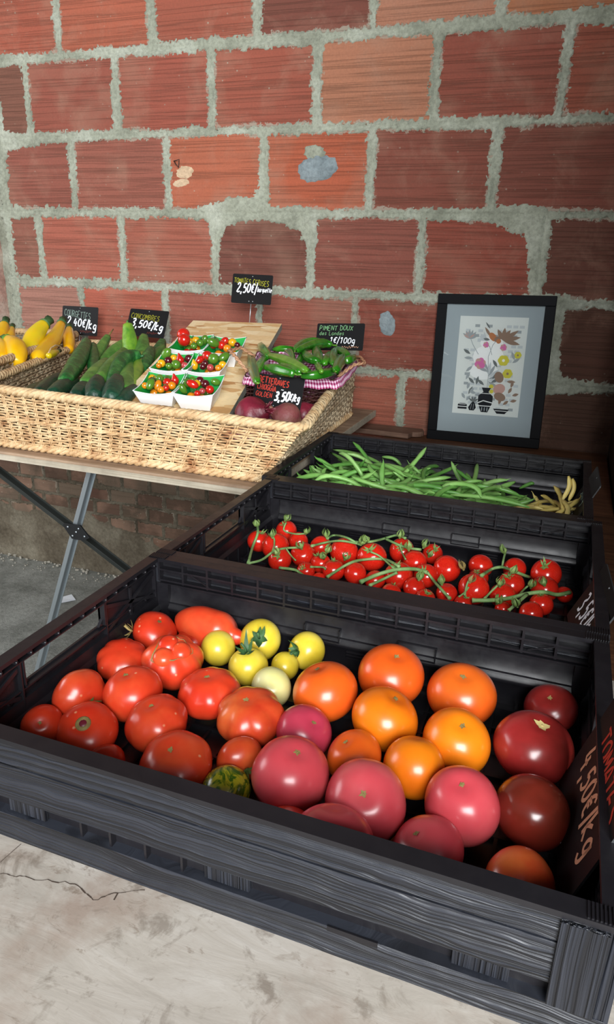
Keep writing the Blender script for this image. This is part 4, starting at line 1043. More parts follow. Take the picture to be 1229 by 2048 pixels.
def big_basket(name, bot, rim, label, group=None, rows=22, st=(27, 24)):
    root = empty(name, (sum(v[0] for v in bot) / 4, sum(v[1] for v in bot) / 4, bot[0][2])); tag(root, label, 'basket', group)
    L = -root.location
    for i, nm in enumerate(('front_weave', 'right_weave', 'back_weave', 'left_weave')):
        j = (i + 1) % 4; b = MB(); n = st[i % 2]
        half = rows // 2
        B0, B1, T0, T1 = map(Vector, (bot[i], bot[j], rim[i], rim[j]))
        weave(b, B0, B1, T0, T1, rows, n)
        # pale double strand half way up
        nrm = (B1 - B0).cross(T0 - B0).normalized(); rope(b, [lerp(B0, T0, .5) + nrm * .003, lerp(B1, T1, .5) + nrm * .003], .003, .003, .06, 2, False)
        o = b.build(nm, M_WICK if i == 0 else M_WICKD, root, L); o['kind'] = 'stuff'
    b = MB(); rope(b, rounded(rim, .035), .0075, .0062, .06, 4); b.build('rim', M_WICK, root, L)
    b = MB(); rope(b, rounded([Vector(v) + Vector((0, 0, .006)) for v in bot], .02), .006, .0052, .055, 3); b.build('foot_border', M_WICK, root, L)
    b = MB(); z = bot[0][2] + .004
    b.add([Vector((v[0], v[1], z)) for v in bot] + [Vector((v[0], v[1], z - .003)) for v in bot], [(0, 1, 2, 3), (7, 6, 5, 4)]); b.build('base', M_WICKBASE, root, L)
    return root
ZT = .0715
RB = [(-.745, .885, ZT), (-.047, .885, ZT), (-.075, 1.60, ZT), (-.99, 1.60, ZT)]
RR = [(-.765, .868, .213), (.046, .868, .196), (-.085, 1.655, .232), (-1.035, 1.63, .222)]
big_basket('wicker_basket', RB, RR, 'large pale wicker tray basket holding cucumbers, punnets and beetroots', None)
LB = [(-1.42, .885, ZT), (-.83, .885, ZT), (-1.07, 1.60, ZT), (-1.42, 1.60, ZT)]
LR = [(-1.43, .868, .225), (-.812, .868, .232), (-1.085, 1.66, .246), (-1.42, 1.66, .236)]
big_basket('wicker_basket', LB, LR, 'wicker basket of yellow courgettes at the left edge', None, st=(18, 24))
# small wicker handle loop on the courgette basket
b = MB(); p0 = at(97, 706, 2, .255); p1 = at(127, 700, 2, .25); rope(b, [p0, p0.lerp(p1, .2) + Vector((0, 0, .012)), p0.lerp(p1, .5) + Vector((0, 0, .017)), p0.lerp(p1, .8) + Vector((0, 0, .012)), p1], .0014, .0014, .02, 2, False)
o = b.build('wicker_loop', M_WICK); tag(o, 'small willow handle loop on the rim between the two large baskets', 'handle')

# ------------------------------------------------------------------ strand board ramp
FRb = Vector((-.155, .93, .178)); BRb = Vector((-.297, 1.585, .325)); wv = Vector((-.978, -.209, 0)) * .27
FLb = FRb + wv; BLb = BRb + wv; ld = (BRb - FRb).normalized(); wd = (-wv).normalized(); nd = wd.cross(ld).normalized()
if nd.z < 0: nd = -nd
MO = Matrix((wd, ld, nd)).transposed().to_4x4(); MO.translation = FLb
Lb = (BRb - FRb).length; Wb = .27
b = MB(); b.box(0, Wb, 0, Lb, -.018, 0)
b.mi = [1, 0, 1, 1, 1, 1]
o = b.build('strand_board', [M_OSB, M_OSBEDGE]); o.matrix_world = MO; tag(o, 'sloping strand board ramp in the wicker basket carrying the tomato punnets', 'board')
for (ya, yb, zb) in ((Lb - .05, Lb - .03, -.21), (.10, .12, -.09)):
    b = MB(); b.box(.02, Wb - .02, ya, yb, zb, -.0185); o = b.build('riser', M_OSBEDGE); o.parent = bpy.data.objects['strand_board']; o['label'] = 'wooden riser under the board'

# ------------------------------------------------------------------ punnets with cherry tomatoes
def punnet_at(px, py, first, yaw=0, w=.098, d=.098, h=.046):
    """loc of base centre on the board from the pixel of the rim centre"""
    c = at_plane(px, py, FLb + nd * h, nd); return c - nd * h
PUN = [(322, 764, 'front left'), (398, 768, 'front right'), (350, 721, 'middle left'), (414, 724, 'middle right'), (383, 683, 'back left'), (449, 688, 'back right')]
def make_punnet():
    root = empty('punnet'); h = .044; wt, dt, wb, db = .092, .105, .064, .078
    outer = [(-wb / 2, -db / 2, 0), (wb / 2, -db / 2, 0), (wb / 2, db / 2, 0), (-wb / 2, db / 2, 0)]; topo = [(-wt / 2, -dt / 2, h), (wt / 2, -dt / 2, h), (wt / 2, dt / 2, h + .004), (-wt / 2, dt / 2, h + .004)]
    def shell(ins, flip, name, m_):
        b = MB(); vs = []; N = 8
        B = [Vector((x * (1 - ins * 20), y * (1 - ins * 20), z + ins)) for x, y, z in outer]; T = [Vector((x - (ins if x > 0 else -ins), y - (ins if y > 0 else -ins), z)) for x, y, z in topo]
        for i in range(4):
            j = (i + 1) % 4; k = len(vs); loc = []
            for s in range(N + 1):
                t = s / N; loc.append(B[i].lerp(B[j], t)); tt = T[i].lerp(T[j], t); tt.z -= .006 * math.sin(PI * t); loc.append(tt)
            fs = [(2 * s, 2 * s + 2, 2 * s + 3, 2 * s + 1) for s in range(N)]
            b.add(loc, [f[::-1] for f in fs] if flip else fs, 0, False)
        b.add(B, [(0, 1, 2, 3) if flip else (3, 2, 1, 0)]); return b.build(name, m_, root)
    shell(0, False, 'outer_card', M_CARD); shell(.0009, True, 'green_lining', M_GREENIN)
    b = MB(); 
    for i in range(4):
        a, c = Vector(topo[i]), Vector(topo[(i + 1) % 4]); pts = []
        for s in range(9): p = a.lerp(c, s / 8); p.z -= .006 * math.sin(PI * s / 8); pts.append(p)
        b.tube(pts, .0011, 5)
    b.build('card_edge', M_CARD, root); return root
pun0 = make_punnet(); Rm = MO.to_3x3()
ch_proto = {}
def cherry(kind, shape):
    key = (kind, shape)
    if key in ch_proto: return ch_proto[key]
    b = MB(); nu, nv = 20, 12; vs = []
    for j in range(nv + 1):
        th = PI * j / nv
        for i in range(nu):
            a = 2 * PI * i / nu; st, ct = math.sin(th), math.cos(th)
            if shape == 'round': rr_, z = st, ct * .96
            elif shape == 'plum': rr_, z = st * .8, ct * 1.25
            else:
                z = ct * 1.35; rr_ = st * (.9 if ct < 0 else .9 - .5 * min(1, ct * 1.3))
            vs.append(Vector((rr_ * math.cos(a), rr_ * math.sin(a), z)))
    b.add(vs, [(j * nu + i, (j + 1) * nu + i, (j + 1) * nu + (i + 1) % nu, j * nu + (i + 1) % nu) for j in range(nv) for i in range(nu)], 0, True)
    o = b.build('cherry_tomato', V_CHERRY[kind]); me = o.data; bpy.data.objects.remove(o); ch_proto[key] = me; return me
# per punnet: (pixel x, pixel y, radius px, colour, shape, roll, calyx)
CHER = {
 0: [(286,771,7,'orange','round'),(297,756,8,'dark','round'),(308,750,8,'yellow','round'),(302,775,10.5,'green','plum'),(317,756,9.5,'green','round'),(316,770,9,'orange','plum'),(335,765,9.5,'red','round'),(350,758,9.5,'red','pear'),(344,771,8.5,'orange','round'),(331,776,7,'red','round'),(323,779,7.5,'orange','round'),(333,752,8,'green','round')],
 1: [(357,777,9.5,'green','plum'),(373,764,10,'green','round'),(388,757,8,'green','round'),(386,775,10.5,'red','plum'),(394,767,8,'yellow','round'),(403,755,9,'dark','round'),(411,768,9,'dark','round'),(432,764,9,'green','plum'),(420,779,9,'red','round'),(405,782,6.5,'pink','round'),(395,787,7,'red','round')],
 2: [(320,727,8.5,'yellow','round'),(336,719,8.5,'dark','round'),(341,706,11,'green','plum'),(318,731,6,'orange','round'),(352,713,8,'yellow','round'),(357,718,10,'red','pear'),(338,732,7,'green','round'),(352,729,10,'green','round'),(370,731,7.5,'pink','round'),(378,717,8.5,'dark','round')],
 3: [(389,729,8.5,'yellow','pear'),(402,719,9.5,'red','plum'),(424,708,10.5,'red','round'),(426,723,11.5,'green','round'),(406,733,7,'dark','round'),(411,727,7,'dark','round'),(421,735,7.5,'pink','round'),(448,730,8.5,'yellow','round'),(453,715,10.5,'green','plum'),(437,736,7,'orange','round')],
 4: [(352,684,8.5,'green','plum'),(370,669,13,'red','round'),(367,687,13,'red','round'),(394,669,8.5,'yellow','round'),(387,680,8.5,'yellow','round'),(413,671,9.5,'green','plum'),(402,684,8,'green','round'),(388,692,7,'green','round')],
 5: [(411,689,7.5,'red','round'),(427,692,11,'green','plum'),(455,674,10,'red','plum'),(445,688,9,'red','round'),(461,684,9,'yellow','round'),(433,680,9,'green','round'),(455,697,8.5,'orange','round'),(475,690,6,'dark','round')]}
rr = random.Random(21)
ccal = calyx_mesh(1.0, 6, .5, .14, 3, .9).build('calyx', V_CALYXD); ccal_me = ccal.data; bpy.data.objects.remove(ccal)
POSW = lambda u, v: ('rear ' if v > .012 else 'front ' if v < -.012 else 'middle ') + ('left' if u < -.01 else 'right' if u > .01 else 'centre')
KW = {'red': 'red', 'yellow': 'yellow', 'green': 'green', 'dark': 'blackish purple', 'orange': 'amber', 'pink': 'rosy'}
seen_lab = {}
for pi_, (px, py, where) in enumerate(PUN):
    root = pun0 if pi_ == 0 else copy_tree(pun0)
    base = punnet_at(px, py, None) + nd * .0006
    M = MO.copy(); M.translation = base; root.matrix_world = M
    tag(root, f'white green-lined card punnet, {where} one of six on the board', 'punnet', 'punnets on the strand board')
    items = []
    for (x, y, rp, kind, shape) in CHER[pi_]:
        c = at_plane(x, y, base + nd * .036, nd); r = rp * depth(c) / F_PX * .98; u = (c - base).dot(wd); v = (c - base).dot(ld); items.append([u, v, .036 + (.008 if rp > 10 else 0), r, kind, shape])
    # filler below
    for k in range(5): items.append([rr.uniform(-.022, .022), rr.uniform(-.028, .028), .014, .0105, rr.choice(['green', 'red', 'orange']), 'round'])
    for it in range(40):
        for i in range(len(items)):
            for j in range(i):
                a, c = items[i], items[j]; d = Vector(a[:3]) - Vector(c[:3]); L = max(d.length, 1e-5); s = (a[3] + c[3]) * .92
                if L < s:
                    k = (s - L) * .25; d = d / L
                    for q in range(3): a[q] += d[q] * k * (1 if q < 2 else .7); c[q] -= d[q] * k * (1 if q < 2 else .7)
            a = items[i]; hz = max(.0, min(1, a[2] / .044)); wx = .032 + .014 * hz - a[3] * .8; wy = .039 + .0135 * hz - a[3] * .8
            a[0] = min(max(a[0], -wx), wx); a[1] = min(max(a[1], -wy), wy); a[2] = max(a[2], a[3] * .95 + .001); a[2] = min(a[2], .055)
    base_labs = [f"{'pear-shaped' if q[5] == 'pear' else 'oval' if q[5] == 'plum' else 'round'} {KW[q[4]]} cherry tomato, {POSW(q[0], q[1])} of the {where} punnet" for q in items]
    for qi, (u, v, hgt, r, kind, shape) in enumerate(items):
        o = bpy.data.objects.new('cherry_tomato', cherry(kind, shape)); COL.objects.link(o); o.location = base + wd * u + ld * v + nd * hgt; o.scale = (r, r, r)
        o.rotation_euler = (rr.uniform(-.5, .5), rr.uniform(-.5, .5), rr.random() * 6) if shape == 'round' else (rr.choice([1.2, -1.1, .5]), rr.uniform(-.6, .6), rr.random() * 6) if shape == 'plum' else (0.15, -.1, 0)
        same = sorted([k for k in range(len(items)) if base_labs[k] == base_labs[qi]], key=lambda k: items[k][2] * 3 - items[k][1])
        lab = base_labs[qi] if len(same) == 1 else base_labs[qi].replace('cherry tomato,', 'cherry tomato, ' + (['lowest', 'topmost'] if len(same) == 2 else ['lowest', 'middle', 'topmost', 'uppermost'])[min(3, same.index(qi))] + ' at the')
        tag(o, lab, 'cherry tomato', f'cherry tomatoes in the {where} punnet')
        if shape != 'pear' and rr.random() < .3:
            k = bpy.data.objects.new('calyx', ccal_me); COL.objects.link(k); k.parent = o; k.location = (0, 0, .93 if shape == 'round' else 1.2); k.scale = (.8, .8, .8)

# ------------------------------------------------------------------ cucumbers and courgettes
def gourd(name, pts, r, m_, bumps=True, stem=None, taper=(.55, .35), n=14, seed=0, ridge=.04):
    """curved tapering fruit along a path of points"""
    P = [Vector(p) for p in pts]; S = 22; b = MB(); path = []
    for i in range(S + 1):                                       # quadratic / polyline smoothing
        t = i / S
        if len(P) == 2: path.append(P[0].lerp(P[1], t))
        else: path.append(P[0] * (1 - t) ** 2 + P[1] * 2 * t * (1 - t) + P[2] * t * t)
    rs = []
    for i in range(S + 1):
        t = i / S; a = taper[0] + (1 - taper[0]) * min(1, t / .35) ** .6; c = taper[1] + (1 - taper[1]) * min(1, (1 - t) / .45) ** .8
        e = math.sqrt(max(0.02, 1 - (1 - min(1, t / .07)) ** 2)); f = math.sqrt(max(.05, 1 - (1 - min(1, (1 - t) / .05)) ** 2))
        rs.append(r * min(a, c) * e * f)
    c0 = path[len(path) // 2].copy(); nn = n * 2
    vs = []; nrm = None; rrn = random.Random(seed); ph = rrn.random() * 6
    for i, p in enumerate(path):
        t = path[min(i + 1, S)] - path[max(i - 1, 0)]; t.normalize()
        if nrm is None: nrm = t.cross(Vector((0, 0, 1))).normalized()
        nrm = (nrm - t * nrm.dot(t)).normalized(); bb = t.cross(nrm)
        for k in range(nn):
            a = 2 * PI * k / nn; q = rs[i] * (1 + ridge * math.cos(5 * a + ph) + (.05 * mnoise.noise(Vector((i * .8, k * .9, seed))) if bumps else 0)); vs.append(p - c0 + nrm * math.cos(a) * q + bb * math.sin(a) * q)
    fs = [(i * nn + k, i * nn + (k + 1) % nn, (i + 1) * nn + (k + 1) % nn, (i + 1) * nn + k) for i in range(S) for k in range(nn)]
    fs += [tuple(range(nn))[::-1], tuple(S * nn + k for k in range(nn))]
    b.add(vs, fs, 0, True); o = b.build(name, m_); o.location = c0
    d = (path[-1] - path[-2]).normalized()
    if stem:
        kind, L, sr, sm = stem; q = MB(); e = path[-1] - c0
        if kind == 'thin': q.tube([e - d * .003, e + d * L * .5, e + d * L + Vector((.003, 0, .002))], [sr * 1.4, sr, sr * .5], 7)
        else: q.tube([e - d * .006, e + d * .004, e + d * L], [sr * 1.25, sr * .85, sr * 1.0], 8)
        q.build('stem', sm, o)
    return o
def pt(x, y, Y): return at(x, y, 1, Y)
CUC = [  # near pixel + y, far pixel + y, optional bend pixel + y, radius, material, stem, label
 ((54, 792, .93), (90, 770, 1.15), None, .019, V_CUCTIP, None, 'blackish cucumber end at the far left behind the basket front rim'),
 ((76, 790, .93), (120, 752, 1.18), None, .020, V_CUCTIP, None, 'dark cucumber end second from the left at the basket front'),
 ((104, 792, .92), (150, 760, 1.10), None, .022, V_CUCTIP, None, 'thick dark cucumber end lying front left with a pale scratch'),
 ((126, 768, 1.00), (174, 682, 1.40), (165, 715, 1.25), .023, V_CUC, ('thin', .008, .003, V_CUCL), 'long dark cucumber standing tallest at the left wall of the basket'),
 ((186, 752, 1.15), (187, 688, 1.42), None, .016, V_CUC, ('thin', .006, .003, V_CUCL), 'slim dark cucumber beside the tallest left one'),
 ((150, 796, .92), (180, 768, 1.05), None, .021, V_CUCTIP, None, 'dark cucumber end with a white scratch at the front centre'),
 ((168, 772, 1.00), (213, 722, 1.25), (195, 748, 1.1), .021, V_CUCL, None, 'mid-green cucumber slanting right behind the scratched one'),
 ((188, 798, .92), (196, 758, 1.02), None, .023, V_CUCTIP, None, 'broad blackish cucumber end in the middle of the front row'),
 ((197, 765, 1.03), (250, 702, 1.32), (230, 730, 1.18), .022, V_CUCL, None, 'mid-green cucumber running back from the broad blackish end'),
 ((222, 802, .91), (235, 757, 1.03), None, .024, V_CUCTIP, None, 'blackest cucumber end nearest the strand board'),
 ((224, 772, 1.02), (282, 712, 1.22), (240, 705, 1.22), .021, V_CUC, ('thin', .006, .004, V_CUC), 'warty dark cucumber with a curved neck bending right'),
 ((184, 738, 1.28), (217, 672, 1.50), (195, 705, 1.4), .018, V_CUCL, ('thin', .045, .003, V_DRYC), 'green cucumber with a long pointed dry stem against the wall'),
 ((200, 735, 1.30), (256, 682, 1.48), (228, 705, 1.4), .022, V_CUCL, None, 'light green cucumber lying slanted at the back of the heap'),
 ((262, 718, 1.36), (255, 645, 1.42), (262, 690, 1.4), .022, V_CUCY, ('thin', .006, .003, V_CUCL), 'upright cucumber with a yellow-green belly below the price sign'),
 ((250, 790, .97), (266, 722, 1.26), (252, 750, 1.1), .021, V_CUCL, None, 'light cucumber with yellow stripes next to the strand board'),
 ((238, 808, .91), (270, 775, 1.02), None, .017, V_CUCTIP, None, 'thin dark cucumber pressed along the edge of the strand board'),
 ((262, 782, 1.02), (287, 708, 1.32), (275, 735, 1.2), .018, V_CUCY, None, 'yellow-green cucumber squeezed beside the strand board'),
 ((284, 735, 1.28), (288, 672, 1.44), None, .021, V_CUCL, None, 'round-ended light green cucumber standing behind the heap'),
 ((283, 745, 1.18), (303, 698, 1.36), None, .019, V_CUC, None, 'very dark cucumber leaning by the middle left punnet'),
 ((308, 725, 1.36), (326, 682, 1.50), None, .019, V_CUC, None, 'dark cucumber half hidden at the back behind the pale leafy one'),
 ((303, 722, 1.34), (328, 692, 1.45), None, .014, V_CUCL, None, 'pale flat-sided cucumber just left of the back left punnet')]
for i, (a, c, mbend, r, m_, stem, lab) in enumerate(CUC):
    pts = [pt(*a)] + ([pt(*mbend)] if mbend else []) + [pt(*c)]
    pts = [Vector((p.x, p.y, max(p.z, ZT + r + .006))) for p in pts]
    o = gourd('cucumber', pts, r, m_, True, stem, (.7, .55), seed=i)
    tag(o, lab, 'cucumber', 'cucumbers in the wicker basket')
COUR = [
 ((57, 728, 1.25), (92, 646, 1.42), (58, 675, 1.35), .0285, V_COURL, 'thick yellow courgette turning lime green along its right side'),
 ((70, 718, 1.22), (124, 645, 1.52), (108, 690, 1.4), .0235, V_COUR, 'long golden courgette curving up just left of the price sign'),
 ((137, 702, 1.45), (139, 656, 1.58), None, .0185, V_COUR, 'short yellow courgette with a cut green end in front of the price sign'),
 ((30, 732, 1.15), (14, 680, 1.25), (46, 690, 1.2), .0265, V_COUR, 'curved yellow courgette in the front of the courgette basket'),
 ((4, 722, 1.15), (-4, 680, 1.25), (14, 700, 1.2), .021, V_COUR, 'yellow courgette cut by the left edge in the lower row'),
 ((-18, 690, 1.35), (10, 646, 1.45), (2, 672, 1.4), .023, V_COUR, 'yellow courgette at the upper left with a dark green stalk'),
 ((14, 690, 1.38), (24, 656, 1.48), None, .0165, V_COUR, 'small yellow courgette squeezed between the upper left ones'),
 ((96, 712, 1.2), (116, 703, 1.28), None, .010, V_COURL, 'yellow courgette lying low behind the basket rim'),
 ((-30, 740, 1.1), (12, 736, 1.12), None, .018, V_CUC, 'dark green courgette lying low at the left edge')]
for i, (a, c, mbend, r, m_, lab) in enumerate(COUR):
    pts = [pt(*a)] + ([pt(*mbend)] if mbend else []) + [pt(*c)]
    pts = [Vector((p.x, p.y, max(p.z, ZT + r + .006))) for p in pts]
    o = gourd('courgette', pts, r, m_, False, None if m_ is V_CUC else ('cut', .020, r * .55, V_CALYXD if i != 3 else V_CUCL), (.75, .5), seed=i, ridge=.02)
    tag(o, lab, 'courgette', 'courgettes in the left basket')

# ------------------------------------------------------------------ small gingham lined baskets
def cloth_strip(name, inner, outer, parent, loc, wob=.004, scale=.0068, rows=6, seed=0, m_=None):
    """gingham band draped over a rim: inner and outer closed loops of points"""
    me = bpy.data.meshes.new(name); N = len(inner); vs = []; fs = []; uv = []; rr_ = random.Random(seed); Ls = [0]
    for i in range(N): Ls.append(Ls[-1] + (Vector(outer[(i + 1) % N]) - Vector(outer[i])).length)
    for j in range(rows + 1):
        t = j / rows
        for i in range(N + 1):
            a, c = Vector(inner[i % N]), Vector(outer[i % N]); p = a.lerp(c, t); p.z += .008 * math.sin(PI * t) + wob * math.sin(i * 1.7 + seed) * t * .5
            vs.append(p); uv.append((Ls[i] / scale, t * (c - a).length / scale))
    for j in range(rows):
        for i in range(N): fs.append((j * (N + 1) + i, j * (N + 1) + i + 1, (j + 1) * (N + 1) + i + 1, (j + 1) * (N + 1) + i))
    me.from_pydata([tuple(v) for v in vs], [], fs); ul = me.uv_layers.new(name='UVMap')
    for lp in me.loops: ul.data[lp.index].uv = uv[lp.vertex_index]
    me.materials.append(m_ or M_GING); me.polygons.foreach_set('use_smooth', [True] * len(fs)); me.update()
    o = bpy.data.objects.new(name, me); COL.objects.link(o); o.parent = parent; o.location = loc; return o
def small_basket(rim, depth_, inset, label, shift=(0, 0, 0)):
    c = sum((Vector(v) for v in rim), Vector()) / 4; root = empty('lined_basket', (c.x, c.y, c.z - depth_)); tag(root, label, 'basket'); L = -root.location
    bot = [c + (Vector(v) - c) * inset + Vector(shift) for v in rim]
    for v in bot: v.z = c.z - depth_ + .004
    for i, nm in enumerate(('front_weave', 'right_weave', 'back_weave', 'left_weave')):
        j = (i + 1) % 4; b = MB(); weave(b, bot[i], bot[j], rim[i], rim[j], max(8, int(depth_ / .0068)), 9 if i % 2 == 0 else 7, .0026, .0028, pair=False); o = b.build(nm, M_WICKB, root, L); o['kind'] = 'stuff'
    b = MB(); b.add([*bot, *[v - Vector((0, 0, .003)) for v in bot]], [(0, 1, 2, 3), (7, 6, 5, 4)]); b.build('base', M_WICKB, root, L)
    def loop(off, dz):
        out = []
        pts = rounded([Vector(v) for v in rim], .02, 5)
        for k in range(len(pts)):
            a, e = pts[k], pts[(k + 1) % len(pts)]; n = max(1, int((e - a).length / .012))
            for s in range(n):
                p = a.lerp(e, s / n); d = (p - c); d.z = 0; d.normalize(); out.append(p + d * off + Vector((0, 0, dz)))
        return out
    cloth_strip('gingham_border', loop(-.003, -.002), loop(.013, -.022), root, L, seed=1)
    cloth_strip('gingham_lining', [p for p in loop(-.003, -.002)], [c + (p - c) * (inset - .12) + Vector(shift) - Vector((0, 0, depth_ * .80)) for p in loop(-.004, 0)], root, L, wob=0, seed=2)
    return root
# pepper basket
F0 = at(492, 750, 2, .250); F1 = at(672, 758, 2, .250); B1_ = at(712, 710, 2, .285); B0_ = at(518, 700, 2, .285)
PR = [F0, F1, B1_, B0_]
pb = small_basket(PR, .092, .78, 'dark wicker basket with pink gingham lining full of green peppers', (-.035, .015, 0))
b = MB(); a, c = F0.lerp(B0_, .12), F0.lerp(B0_, .72); mid = (a + c) / 2 + Vector((-.055, -.01, .030)); 
rope(b, [a, a.lerp(mid, .5) + Vector((-.008, 0, .010)), mid, c.lerp(mid, .5) + Vector((-.004, 0, .014)), c], .003, .0028, .03, 2, False); o = b.build('handle', M_HANDLE, pb, -pb.location)
b = MB(); a, c = F1.lerp(B1_, .1), F1.lerp(B1_, .9); mid = (a + c) / 2 + Vector((.045, 0, .012)); rope(b, [a, a.lerp(mid, .6) + Vector((0, 0, .008)), mid, c.lerp(mid, .6) + Vector((0, 0, .008)), c], .003, .0028, .03, 2, False); b.build('handle', M_HANDLE, pb, -pb.location)
pc = (F0 + F1 + B1_ + B0_) / 4
ux = (F1 - F0).normalized(); uy = (B0_ - F0); uy = (uy - ux * uy.dot(ux)).normalized()
def pepper(pts, r, m_, seed, stem=True):
    o = gourd('pepper', pts, r, m_, True, ('thin', .016, .0022, V_PEPL) if stem else None, (.35, .6), n=9, seed=seed, ridge=.09); return o
PEP = [((500, 705), (508, 738), (515, 765), .012, .268, 'dark'), ((540, 715), (525, 700), (522, 690), .013, .285, 'dark'), ((590, 700), (612, 676), (665, 690), .0135, .298, 'glossy'), ((665, 690), (640, 680), (592, 702), .0125, .300, 'd2'),
       ((535, 710), (585, 722), (615, 742), .0115, .288, 'light'), ((570, 705), (583, 700), (586, 722), .0095, .29, 'n'), ((530, 735), (555, 738), (590, 748), .0125, .275, 'n'), ((608, 702), (615, 722), (640, 722), .0105, .292, 'n'),
       ((640, 725), (634, 710), (632, 695), .0125, .292, 'n'), ((600, 752), (650, 752), (680, 738), .0105, .272, 'n'), ((668, 730), (662, 712), (672, 700), .0115, .290, 'n'), ((690, 712), (680, 722), (672, 742), .0135, .285, 'n'),
       ((648, 728), (655, 718), (660, 708), .0115, .288, 'n'), ((560, 728), (590, 735), (600, 745), .0105, .28, 'n'), ((545, 700), (570, 696), (592, 700), .009, .283, 'n'), ((515, 745), (520, 725), (540, 712), .0115, .272, 'n'),
       ((635, 722), (634, 735), (645, 744), .0075, .284, 'light'), ((590, 728), (615, 715), (600, 706), .011, .278, 'n'), ((700, 715), (690, 706), (672, 698), .0115, .290, 'n'), ((710, 712), (700, 722), (690, 722), .011, .285, 'n'), ((624, 748), (600, 736), (580, 726), .0105, .268, 'n')]
plabs = {'dark': None, 'glossy': 'largest glossy green pepper arching over the top of the heap', 'light': None}
for i, (a, m1, c, r, z, k) in enumerate(PEP):
    pts = [at(a[0], a[1], 2, z - .004), at(m1[0], m1[1], 2, z + .003), at(c[0], c[1], 2, z - .002)]
    o = pepper(pts, r, V_PEPL if k == 'light' else V_PEPP, i, stem=(i % 3 != 1))
    lab = 'curved green pepper ' + ('at the front' if m1[1] > 730 else 'at the back' if m1[1] < 708 else 'in the middle') + (' left' if m1[0] < 560 else ' right' if m1[0] > 645 else ' centre') + ' of the gingham basket'
    if i == 0: lab = 'dark green pepper hanging at the left end of the pepper basket'
    if i == 1: lab = 'dark green pepper standing up behind the left end one'
    if k == 'glossy': lab = 'largest glossy green pepper arching over the top of the heap'
    if i == 4: lab = 'bright green straight pepper lying diagonally in the front of the heap'
    if i == 9: lab = 'long curved pepper lying along the front edge of the pepper basket'
    if i == 16: lab = 'small light green hooked pepper in the middle of the heap'
    tag(o, lab, 'pepper', 'peppers in the gingham basket')
# beetroot basket in front of it
G0 = at(436, 838, 2, .176); G1 = at(640, 838, 2, .172); G2 = at(628, 812, 2, .176) + Vector((.0, .02, 0)); G3 = at(500, 800, 2, .176)
G0 = Vector((-.142, .925, .170)); G1 = Vector((-.006, .925, .168)); G2 = Vector((-.045, 1.085, .176)); G3 = Vector((-.175, 1.085, .180))
small_basket([G0, G1, G2, G3], .080, .70, 'dark wicker basket with pink gingham lining holding three beetroots', (-.02, .01, 0))
def beet(loc, r, m_, rot, lab, seed):
    b = MB(); nu, nv = 32, 22; vs = []
    for j in range(nv + 1):
        th = PI * j / nv; st, ct = math.sin(th), math.cos(th)
        for i in range(nu):
            a = 2 * PI * i / nu; q = 1 + .05 * mnoise.noise(Vector((math.cos(a) * 2 + seed, math.sin(a) * 2, ct * 2)))
            z = ct * .88 + (.22 * max(0, ct - .86) / .14 if ct > .86 else 0) - (.9 * max(0, -ct - .93) / .07 * .3 if ct < -.93 else 0)
            vs.append(Vector((r * st * q * math.cos(a), r * st * q * math.sin(a), r * z * q)))
    b.add(vs, [(j * nu + i, (j + 1) * nu + i, (j + 1) * nu + (i + 1) % nu, j * nu + (i + 1) % nu) for j in range(nv) for i in range(nu)], 0, True)
    o = b.build('beetroot', m_); o.location = loc; o.rotation_euler = rot; tag(o, lab, 'beetroot', 'beetroots in the gingham basket')
    b = MB(); rq = random.Random(seed)
    for k in range(9):
        a = rq.random() * 6.28; h = rq.uniform(.008, .018); b.tube([(.4 * r * .4 * math.cos(a), .4 * r * .4 * math.sin(a), r * 1.0), (r * .26 * math.cos(a), r * .26 * math.sin(a), r * 1.05 + h * .6), (r * .36 * math.cos(a), r * .36 * math.sin(a), r * 1.05 + h)], [.003, .0025, .0012], 6)
    for k in range(3): b.lathe([(r * (.33 - .06 * k), r * (.93 + .05 * k)), (r * (.35 - .06 * k), r * (.96 + .05 * k)), (r * (.28 - .06 * k), r * (.985 + .05 * k))], 18)
    b.build('leaf_stubs', V_BEETB if m_ is V_BEETB else V_BEET, o)
beet(at(505, 830, 2, .185), .041, V_BEET, (-.3, 1.15, -.5), 'large smooth red beetroot at the left of the three', 1)
beet(at(574, 836, 2, .183), .034, V_BEETB, (-.2, -1.2, .4), 'earth-covered beetroot with a brown scaly crown in the middle', 2)
beet(at(606, 832, 2, .180) + Vector((0, .012, 0)), .030, V_BEET, (.2, .9, .2), 'smaller red beetroot half hidden behind the earthy one', 3)

